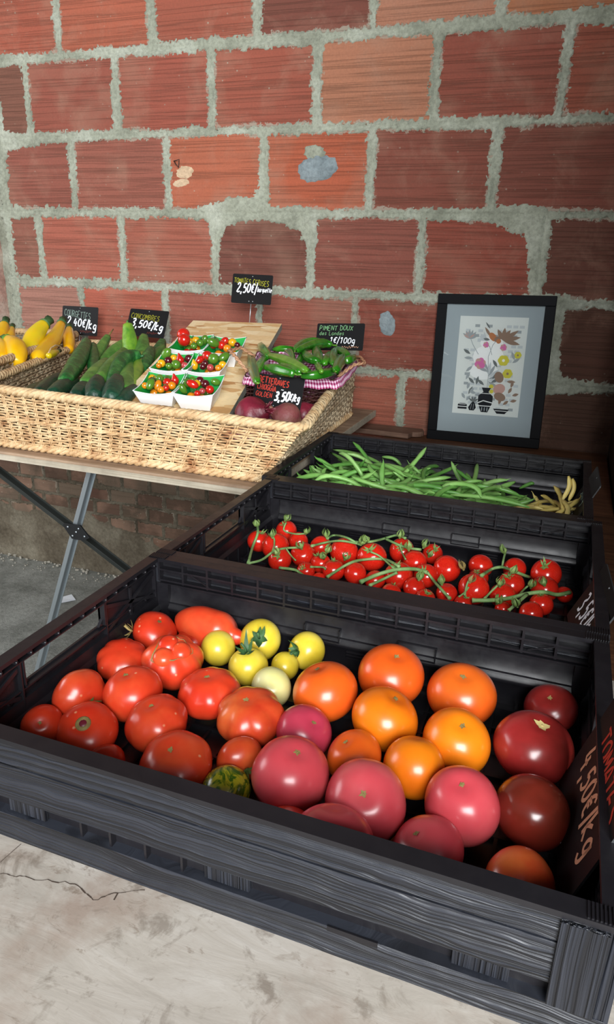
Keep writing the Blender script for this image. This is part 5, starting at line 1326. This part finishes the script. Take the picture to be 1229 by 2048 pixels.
# ------------------------------------------------------------------ handwriting strokes and price signs
FONT = {
 'C': [[(.9,1.2),(.65,1.45),(.3,1.4),(.08,1.0),(.08,.5),(.3,.1),(.65,.05),(.9,.25)]], 'O': [[(.5,1.45),(.15,1.2),(.05,.7),(.2,.15),(.55,.05),(.88,.4),(.9,1.0),(.7,1.4),(.5,1.45)]],
 'U': [[(.1,1.45),(.1,.4),(.3,.08),(.65,.08),(.88,.4),(.88,1.45)]], 'R': [[(.12,0),(.12,1.45),(.6,1.45),(.85,1.15),(.6,.78),(.12,.72)],[(.45,.74),(.9,0)]],
 'G': [[(.9,1.2),(.6,1.45),(.25,1.3),(.06,.75),(.2,.2),(.55,.03),(.88,.2),(.88,.65),(.55,.65)]], 'E': [[(.85,1.45),(.14,1.42),(.12,.03),(.88,0)],[(.12,.75),(.7,.78)]],
 'T': [[(.02,1.42),(.98,1.45)],[(.5,1.45),(.48,0)]], 'S': [[(.85,1.25),(.55,1.47),(.2,1.3),(.2,.95),(.75,.6),(.85,.3),(.55,.03),(.12,.15)]], 'N': [[(.1,0),(.12,1.45),(.86,.03),(.9,1.45)]],
 'M': [[(.05,0),(.12,1.45),(.5,.5),(.88,1.45),(.95,0)]], 'B': [[(.12,0),(.12,1.45),(.55,1.45),(.8,1.15),(.55,.8),(.12,.76)],[(.55,.8),(.88,.4),(.6,.02),(.12,0)]],
 'A': [[(.02,0),(.5,1.45),(.95,0)],[(.22,.5),(.78,.5)]], 'D': [[(.12,0),(.12,1.45),(.5,1.42),(.88,1.0),(.88,.45),(.5,.03),(.12,0)]], 'X': [[(.08,1.45),(.9,0)],[(.9,1.45),(.05,0)]],
 'L': [[(.15,1.45),(.12,.03),(.85,.05)]], 'I': [[(.5,1.45),(.48,0)]], 'H': [[(.1,1.45),(.1,0)],[(.88,1.45),(.88,0)],[(.1,.74),(.88,.74)]], 'P': [[(.12,0),(.14,1.45),(.65,1.42),(.85,1.08),(.6,.7),(.14,.66)]], 'V': [[(.05,1.45),(.48,0),(.92,1.45)]],
 'd': [[(.8,1.45),(.8,0)],[(.8,.6),(.5,.9),(.15,.65),(.15,.25),(.5,.02),(.8,.3)]], 'e': [[(.15,.48),(.85,.5),(.75,.85),(.4,.9),(.12,.5),(.3,.05),(.8,.12)]], 's': [[(.75,.8),(.4,.9),(.25,.65),(.7,.35),(.5,.03),(.12,.12)]],
 'a': [[(.8,.75),(.45,.92),(.15,.6),(.2,.15),(.5,.03),(.8,.35),(.8,.9),(.85,.02)]], 'n': [[(.12,.9),(.15,0)],[(.15,.6),(.5,.92),(.8,.7),(.82,0)]],
 'k': [[(.12,1.5),(.12,0)],[(.75,.95),(.14,.45),(.8,0)]], 'g': [[(.8,.75),(.45,.92),(.15,.6),(.25,.2),(.6,.15),(.8,.5),(.8,.9),(.8,-.25),(.5,-.55),(.12,-.35)]],
 'b': [[(.15,1.45),(.15,0)],[(.15,.5),(.5,.9),(.85,.55),(.6,.05),(.15,.1)]], 'r': [[(.15,.9),(.18,0)],[(.18,.55),(.45,.88),(.8,.85)]], 'q': [[(.8,.75),(.45,.92),(.15,.6),(.25,.2),(.6,.15),(.8,.5),(.8,.9),(.82,-.5)]],
 'u': [[(.12,.9),(.15,.25),(.45,.03),(.8,.3),(.8,.9),(.85,0)]], 't': [[(.45,1.3),(.42,.2),(.6,.02),(.85,.1)],[(.1,.9),(.85,.92)]],
 '0': [[(.5,1.45),(.15,1.1),(.12,.4),(.45,.03),(.85,.35),(.85,1.1),(.5,1.45)]], '1': [[(.25,1.1),(.6,1.45),(.55,0)]], '2': [[(.12,1.1),(.35,1.45),(.75,1.35),(.8,.95),(.1,.05),(.95,.08)]],
 '3': [[(.1,1.35),(.6,1.45),(.8,1.1),(.4,.78),(.85,.5),(.7,.1),(.1,.05)]], '4': [[(.45,1.45),(.1,.6),(.9,.62)],[(.65,1.0),(.6,0)]], '5': [[(.9,1.45),(.3,1.42),(.2,.8),(.6,.9),(.88,.5),(.6,.05),(.1,.1)]],
 ',': [[(.4,.12),(.25,-.35)]], '/': [[(.85,1.6),(.1,-.3)]], '|': [[(.5,1.6),(.45,-.2)]], '€': [[(.95,1.2),(.65,1.42),(.3,1.1),(.22,.6),(.4,.12),(.85,.1)],[(.02,.88),(.7,.9)],[(.02,.6),(.65,.62)]], '~': [[(.0,.5),(.3,.8),(.5,.4),(.8,.7),(1.0,.5)]], ' ': []}
def write(b, text, x0, y0, h, wd_, stroke, slope=0.0, slant=0.12, mi=0, seed=0):
    """flat ribbon handwriting in sign coordinates (x right, z up), front is -y"""
    rr_ = random.Random(seed); x = x0; k = h / 1.45
    for ch in text:
        adv = wd_ * (.55 if ch in ',I|/' else .7 if ch == ' ' else 1)
        jz = rr_.uniform(-.04, .04) * h; sc_ = rr_.uniform(.92, 1.08)
        for st in FONT.get(ch, []):
            pts = [(x + (u * adv * .86) + v * k * slant * .5, y0 + (x - x0) * slope + v * k * sc_ + jz) for u, v in st]
            # smooth the polyline
            if len(pts) > 2:
                q = []
                for i in range(len(pts) - 1):
                    p0 = pts[max(i - 1, 0)]; p1 = pts[i]; p2 = pts[i + 1]; p3 = pts[min(i + 2, len(pts) - 1)]
                    for s in (0, .33, .66):
                        q.append(tuple(.5 * (2 * p1[d] + (p2[d] - p0[d]) * s + (2 * p0[d] - 5 * p1[d] + 4 * p2[d] - p3[d]) * s * s + (3 * p1[d] - p0[d] - 3 * p2[d] + p3[d]) * s ** 3) for d in (0, 1)))
                q.append(pts[-1]); pts = q
            vs = []
            for i, p in enumerate(pts):
                a = pts[max(i - 1, 0)]; c = pts[min(i + 1, len(pts) - 1)]; dx_, dz_ = c[0] - a[0], c[1] - a[1]; L = math.hypot(dx_, dz_) or 1
                nx_, nz_ = -dz_ / L * stroke / 2, dx_ / L * stroke / 2; vs += [Vector((p[0] - nx_, -.0013, p[1] - nz_)), Vector((p[0] + nx_, -.0013, p[1] + nz_))]
            b.add(vs, [(2 * i, 2 * i + 2, 2 * i + 3, 2 * i + 1) for i in range(len(pts) - 1)], mi)
        x += adv
    return x
def scribble(b, x0, z0, w_, h, n, stroke, mi=0, seed=0):
    rr_ = random.Random(seed); pts = [(x0 + w_ * i / n, z0 + h * ((i % 2) * .8 + rr_.uniform(-.2, .3))) for i in range(n + 1)]
    for a, c in zip(pts[:-1], pts[1:]):
        dx_, dz_ = c[0] - a[0], c[1] - a[1]; L = math.hypot(dx_, dz_) or 1; nx_, nz_ = -dz_ / L * stroke / 2, dx_ / L * stroke / 2
        b.add([Vector((a[0] - nx_, -.0013, a[1] - nz_)), Vector((c[0] - nx_, -.0013, c[1] - nz_)), Vector((c[0] + nx_, -.0013, c[1] + nz_)), Vector((a[0] + nx_, -.0013, a[1] + nz_))], [(0, 1, 2, 3)], mi)
def make_sign(label, W, H, M, lines, spike=None, scr=None):
    root = empty('price_sign'); root.matrix_world = M; tag(root, label, 'sign', 'slate price signs')
    r = .004; out = []
    for (cx, cz, a0) in ((W / 2 - r, H / 2 - r, 0), (-W / 2 + r, H / 2 - r, 90), (-W / 2 + r, -H / 2 + r, 180), (W / 2 - r, -H / 2 + r, 270)):
        for k in range(4): a = math.radians(a0 + 30 * k); out.append((cx + r * math.cos(a), cz + r * math.sin(a)))
    n = len(out); b = MB(); vs = [Vector((x, -.001, z)) for x, z in out] + [Vector((x, .001, z)) for x, z in out]
    b.add(vs, [tuple(range(n))[::-1], tuple(range(n, 2 * n))]); b.add(vs, [(i, (i + 1) % n, (i + 1) % n + n, i + n) for i in range(n)], 1)
    b.build('slate', [M_BLACKSIGN, M_SIGNEDGE], root)
    b = MB(); mats = []
    for (txt, x, z, h, cw, stroke, ink_, slope, slant) in lines:
        if ink_ not in mats: mats.append(ink_)
        write(b, txt, x * W - W / 2, z * H - H / 2, h * H, cw * W, stroke * H, slope, slant, mats.index(ink_), len(txt))
    if scr:
        x, z, w_, h, ink_ = scr
        if ink_ not in mats: mats.append(ink_)
        scribble(b, x * W - W / 2, z * H - H / 2, w_ * W, h * H, 15, .012 * H, mats.index(ink_), 3)
    b.build('handwriting', mats, root)
    b = MB()
    for (x, z) in ((.0, H / 2 - .006), (-.006, -H / 2 + .007), (.006, -H / 2 + .007)):
        b = MB(); b.lathe([(0, .0004), (.0014, .0004), (.0015, 0)], 10, 0, Matrix.Translation((x, -.0012, z)) @ Matrix.Rotation(PI / 2, 4, 'X')); b.build('rivet', M_STEEL, root)
    if spike:
        b = MB(); b.tube([(0, .002, -H / 2 + .012), (0, .002, -H / 2 - spike)], .0013, 6); b.build('spike', M_STEEL, root)
    return root
def sign_frame(TLp, TRp, BLp):
    """orthonormal placement from three world corners"""
    TLp, TRp, BLp = map(Vector, (TLp, TRp, BLp)); x = (TRp - TLp); W = x.length; x.normalize(); z = (TLp - BLp); z = z - x * z.dot(x); H = z.length; z.normalize(); y = z.cross(x)
    M = Matrix((x, y, z)).transposed().to_4x4(); M.translation = (TLp + TRp) / 2 - z * H / 2; return M, W, H
def psign(tl, tr, bl, Yt, Yb, label, lines, spike, scr, Yr=None):
    M, W, H = sign_frame(at(*tl, 1, Yt), at(*tr, 1, Yr or Yt), at(*bl, 1, Yb)); return make_sign(label, W, H, M, lines, spike, scr)
psign((126, 611), (197, 615), (129, 668), 1.665, 1.645, 'slate price sign for courgettes above the left basket',
      [('COURGETTES', .06, .66, .22, .075, .018, I_GREY, -.10, .1), ('2,40€/kg', .14, .34, .28, .12, .045, I_WHITE, -.10, .25)], .05, (.52, .10, .42, .09, I_FADERED))
psign((262, 617), (339, 623), (249, 670), 1.64, 1.60, 'slate price sign for cucumbers behind the cucumber heap',
      [('CONCOMBRES', .06, .66, .18, .075, .018, I_OLIVE, -.06, .1), ('3,50€/kg', .10, .36, .27, .12, .050, I_WHITE, -.08, .3)], .06, (.55, .12, .36, .08, I_FADERED))
psign((467, 547), (547, 551), (460, 605), 1.585, 1.57, 'slate price sign for cherry tomatoes on a spike above the strand board',
      [('TOMATES CERISES', .04, .70, .17, .062, .020, I_OLIVE, -.07, .1), ('2,50€/', .12, .38, .30, .10, .045, I_WHITE, .0, .25), ('barquette', .64, .42, .16, .040, .024, I_WHITE, 0, .3)], .062, None)
psign((636, 647), (731, 647), (631, 700), 1.50, 1.475, 'slate price sign for sweet peppers behind the pepper basket',
      [('PIMENT DOUX', .05, .74, .17, .07, .020, I_GREEN, .0, .2), ('des Landes', .06, .56, .14, .055, .016, I_GREEN, .0, .2), ('1€/100g', .28, .28, .22, .085, .030, I_WHITE, -.03, .3)], .06, (.55, .08, .36, .09, I_TAN))
psign((514, 746), (611, 757), (502, 812), 1.060, 1.035, 'slate price sign for beetroots standing in front of the pepper basket',
      [('BETTERAVES', .07, .76, .17, .064, .030, I_RED, -.10, .1), ('CHIOGGIA', .06, .55, .16, .056, .024, I_RED, -.08, .1), ('~', .56, .56, .06, .06, .016, I_WHITE, 0, 0), ('GOLDEN', .05, .34, .13, .058, .020, I_RED, -.05, .1), ('3,50', .44, .26, .27, .090, .055, I_WHITE, .0, .3), ('€/kg', .75, .32, .20, .062, .036, I_WHITE, -.12, .3)], .04, None)
# signs leaning over the right wall of the crates, facing left
def side_sign(near_bottom, far_bottom, lean, H, label, lines):
    a, c = Vector(far_bottom), Vector(near_bottom); x = (c - a); W = x.length; x.normalize(); z = Vector((math.sin(lean), 0, math.cos(lean))); z = (z - x * z.dot(x)).normalized(); y = z.cross(x)
    M = Matrix((x, y, z)).transposed().to_4x4(); M.translation = (a + c) / 2 + z * H / 2; return make_sign(label, W, H, M, lines)
side_sign((.566, .078, .024), (.563, .232, .030), .29, .118, 'slate price sign leaning over the right wall of the front crate',
          [('4,50€/kg', .14, .40, .24, .105, .034, I_TAN, .0, .15), ('TOMATES', .20, .72, .18, .10, .028, I_RED, 0, .1)])
side_sign((.572, .440, .040), (.562, .585, .040), .42, .095, 'dark slate price sign at the right end of the middle crate',
          [('3,5€/kg', .14, .26, .34, .115, .046, I_WHITE, .0, .15)])
side_sign((.560, .93, .050), (.556, 1.06, .052), .42, .095, 'dark slate price sign at the right end of the rear crate',
          [('5€/kg', .20, .40, .24, .11, .030, I_GREY, .0, .15)])

# ------------------------------------------------------------------ framed botanical print
fy0 = 1.678
BLf = at(848, 876, 2, .0005); BRf = at(1073, 896, 2, .0005)
ymid = 1.672; BLf = Vector((.118, 1.690, .001)); BRf = Vector((.449, 1.668, .001))
BLf = at(847, 877, 2, .001); BLf = at(847, 877, 2, .001)
TLf = at(878, 587, 1, 1.745); 
BLf = at(847, 877, 2, .001); BRf = at(1073, 896, 2, .001)
TRf = at(1116, 592, 1, 1.742)
M, Wf, Hf = sign_frame(TLf, TRf, (BLf + (BRf - (TRf - TLf)) ) / 2)
fr = empty('picture_frame'); M2 = M.copy(); fr.matrix_world = M2
tag(fr, 'black framed floral print leaning against the brick wall', 'picture')
b = MB(); t = .024 * 1.15; w2, h2 = Wf / 2, Hf / 2
for (xa, xb, za, zb) in ((-w2, w2, h2 - t, h2), (-w2, w2, -h2, -h2 + t), (-w2, -w2 + t, -h2 + t, h2 - t), (w2 - t, w2, -h2 + t, h2 - t)): b.box(xa, xb, -.004, .014, za, zb)
o = b.build('frame', M_FRAMEB, fr); bevel(o, .0015)
b = MB(); b.box(-w2 + t - .002, w2 - t + .002, .006, .012, -h2 + t - .002, h2 - t + .002); b.build('mount', M_MATB, fr)
# print sheet and its motifs, drawn flat in sheet units (u right 0..1, v up 0..1)
pw, ph_ = (w2 - t) * 2 * .70, (h2 - t) * 2 * .76; pcx, pcz = .0, .012
b = MB(); b.box(pcx - pw / 2, pcx + pw / 2, .0052, .006, pcz - ph_ / 2, pcz + ph_ / 2); pr = b.build('print', M_PRINT, fr)
pm = {k: mat('print_' + k, lin(c), .8, .1) for k, c in dict(black=(34, 36, 40), grey=(150, 158, 160), lgrey=(184, 192, 194), dgrey=(104, 110, 110), pink=(200, 110, 160), yellow=(196, 190, 70), brown=(138, 116, 100), rust=(176, 116, 78), rose=(186, 150, 140), white=(226, 230, 228)).items()}
pn = list(pm); pb_ = MB(); lay = [0]
def poly(pts, col):
    lay[0] += 1; y = .0051 - lay[0] * 1.2e-6
    vs = [Vector((pcx - pw / 2 + u * pw, y, pcz - ph_ / 2 + v * ph_)) for u, v in pts]
    # fan from the centroid keeps concave outlines tidy
    c = sum(vs, Vector()) / len(vs); n = len(vs); pb_.add([c] + vs, [(0, 1 + i, 1 + (i + 1) % n) for i in range(n)], pn.index(col))
def ell(u, v, ru, rv, col, rot=0, n=16): poly([(u + ru * math.cos(a) * math.cos(rot) - rv * math.sin(a) * math.sin(rot) * 1.0, v + (ru * math.cos(a) * math.sin(rot) + rv * math.sin(a) * math.cos(rot)) * .7) for a in [2 * PI * i / n for i in range(n)]], col)
def leaf(u, v, ang, L, w_, col):
    pts = []
    for s in range(7): t_ = s / 6; pts.append((t_ * L, w_ * math.sin(PI * t_)))
    for s in range(5, 0, -1): t_ = s / 6; pts.append((t_ * L, -w_ * math.sin(PI * t_)))
    poly([(u + x * math.cos(ang) - y * math.sin(ang), v + (x * math.sin(ang) + y * math.cos(ang)) * .7) for x, y in pts], col)
def stalk(p, w_, col):
    for (a, c) in zip(p[:-1], p[1:]):
        dx_, dz_ = c[0] - a[0], c[1] - a[1]; L = math.hypot(dx_, dz_); nx_, nz_ = -dz_ / L * w_, dx_ / L * w_
        poly([(a[0] - nx_, a[1] - nz_), (c[0] - nx_, c[1] - nz_), (c[0] + nx_, c[1] + nz_), (a[0] + nx_, a[1] + nz_)], col)
rr = random.Random(31)
for row in range(18):
    for i in range(9):
        if rr.random() < .5:
            u = .1 + i * .093 + (row % 2) * .04; v = .06 + row * .049
            if u < .9: poly([(u, v), (u + .07, v), (u + .07, v + .028), (u, v + .028)], rr.choice(['lgrey', 'lgrey', 'lgrey', 'grey']))
ell(.47, .60, .23, .17, 'white'); ell(.50, .74, .17, .10, 'white'); ell(.42, .45, .22, .12, 'white')
# branches and leaves
stalk([(.50, .27), (.50, .40), (.47, .60), (.52, .72), (.60, .80)], .004, 'grey'); stalk([(.52, .62), (.48, .70), (.42, .74)], .004, 'grey'); stalk([(.32, .62), (.22, .72), (.18, .78)], .004, 'grey')
for k, a in enumerate((-.9, -.5, -.1, .3, .7, 1.1, 1.5, 2.0, 2.4, 2.8)): leaf(.50, .34 + .012 * k, a, .20, .022, 'grey' if k % 2 else 'lgrey')
for a in (.9, 1.3, 1.7, 2.1, 2.5, .5): leaf(.17, .77, a, .14, .02, 'grey'); leaf(.16, .78, a + .15, .10, .010, 'rose')
for a in (-.2, .2, .6, 1.0, 1.5, 2.1): leaf(.66, .77, a, .26 if a < .8 else .18, .032, 'brown')
for a in (.2, .5, .8, 1.2): leaf(.42, .76, PI - a, .14, .014, 'lgrey')
# bird
leaf(.48, .80, 2.2, .17, .02, 'brown'); leaf(.46, .88, 2.25, .12, .012, 'dgrey'); ell(.51, .80, .075, .045, 'rust', -.8); ell(.58, .78, .05, .04, 'brown', .5); leaf(.47, .77, 3.0, .10, .02, 'dgrey'); ell(.60, .76, .035, .035, 'rust')
# flowers
for (u, v, r, c) in ((.36, .53, .085, 'pink'), (.42, .72, .045, 'pink'), (.68, .70, .05, 'pink')):
    for k in range(6): a = k * PI / 3 + .3; ell(u + r * .5 * math.cos(a), v + r * .35 * math.sin(a), r * .5, r * .5, c if k % 2 else 'rose')
    ell(u, v, r * .4, r * .4, 'pink')
for (u, v, r) in ((.70, .57, .085), (.90, .63, .055), (.78, .44, .075)):
    for k in range(6): a = k * PI / 3; ell(u + r * .45 * math.cos(a), v + r * .3 * math.sin(a), r * .55, r * .5, 'yellow')
    ell(u, v, r * .25, r * .25, 'brown' if r < .08 else 'white')
for (u, v, a, c) in ((.62, .50, 2.2, 'dgrey'), (.86, .58, 2.0, 'grey'), (.83, .55, .6, 'grey'), (.20, .62, 2.6, 'dgrey'), (.25, .50, -2.4, 'grey'), (.24, .58, PI, 'grey'), (.22, .44, -2.0, 'grey'), (.45, .31, 2.5, 'dgrey'), (.30, .32, 2.4, 'dgrey'), (.33, .31, 1.4, 'dgrey'), (.28, .29, -2.0, 'dgrey'), (.56, .38, .8, 'dgrey'), (.55, .34, .5, 'dgrey'), (.78, .36, 0, 'brown')): leaf(u, v, a, .13, .022, c)
ell(.66, .40, .065, .085, 'brown', .5); ell(.68, .28, .09, .075, 'rose', .3); ell(.70, .20, .09, .06, 'brown', -.3); ell(.56, .30, .035, .03, 'yellow'); ell(.57, .25, .03, .03, 'yellow')
for (u, v, a) in ((.85, .30, 1.3), (.88, .22, .3), (.86, .16, .2), (.82, .24, 1.1), (.20, .26, 1.3), (.24, .22, .9), (.18, .16, 2.2), (.32, .20, .2), (.20, .14, .9), (.60, .13, 2.6), (.70, .12, 1.4), (.76, .12, .7), (.34, .22, 2.9)): leaf(u, v, a, .10, .022, 'grey' if u < .5 else 'brown')
# vases
poly([(.42, .285), (.56, .285), (.53, .255), (.53, .24), (.60, .20), (.60, .13), (.54, .03), (.44, .03), (.38, .13), (.38, .20), (.45, .24), (.45, .255)], 'black')
stalk([(.37, .12), (.46, .15), (.61, .13)], .005, 'white'); stalk([(.38, .095), (.60, .095)], .004, 'white'); stalk([(.41, .225), (.57, .225)], .003, 'white')
for u in (.45, .49, .53): leaf(u, .035, PI / 2, .075, .008, 'grey')
poly([(.08, .05), (.22, .05), (.22, .095), (.19, .11), (.11, .11), (.08, .095)], 'black'); stalk([(.08, .075), (.22, .075)], .004, 'white'); stalk([(.10, .10), (.20, .10)], .003, 'white')
poly([(.26, .04), (.33, .04), (.36, .07), (.34, .115), (.31, .14), (.28, .115), (.24, .07)], 'black'); stalk([(.28, .05), (.29, .11)], .003, 'grey'); stalk([(.32, .05), (.32, .11)], .003, 'grey')
for a in (.6, 1.2, 1.9, 2.5): leaf(.31, .13, a, .09, .014, 'dgrey')
poly([(.62, .075), (.86, .075), (.80, .025), (.68, .025)], 'black'); stalk([(.65, .055), (.83, .055)], .003, 'white')
po = pb_.build('botanical_drawing', [pm[k] for k in pn], fr)
gm = mat('picture_glass', (1, 1, 1, 1), .02, .5); g_n = NT(gm)
tr = g_n.n('ShaderNodeBsdfTransparent'); gl = g_n.n('ShaderNodeBsdfGlossy'); gl.inputs['Roughness'].default_value = .015; fz = g_n.n('ShaderNodeFresnel'); fz.inputs[0].default_value = 1.5; mx = g_n.n('ShaderNodeMixShader')
g_n.l(fz.outputs[0], mx.inputs[0]); g_n.l(tr.outputs[0], mx.inputs[1]); g_n.l(gl.outputs[0], mx.inputs[2]); g_n.l(mx.outputs[0], gm.node_tree.nodes['Material Output'].inputs[0])
b = MB(); b.add([Vector(v) for v in ((-w2 + t, .001, -h2 + t), (w2 - t, .001, -h2 + t), (w2 - t, .001, h2 - t), (-w2 + t, .001, h2 - t))], [(0, 1, 2, 3)]); b.build('glass', gm, fr)
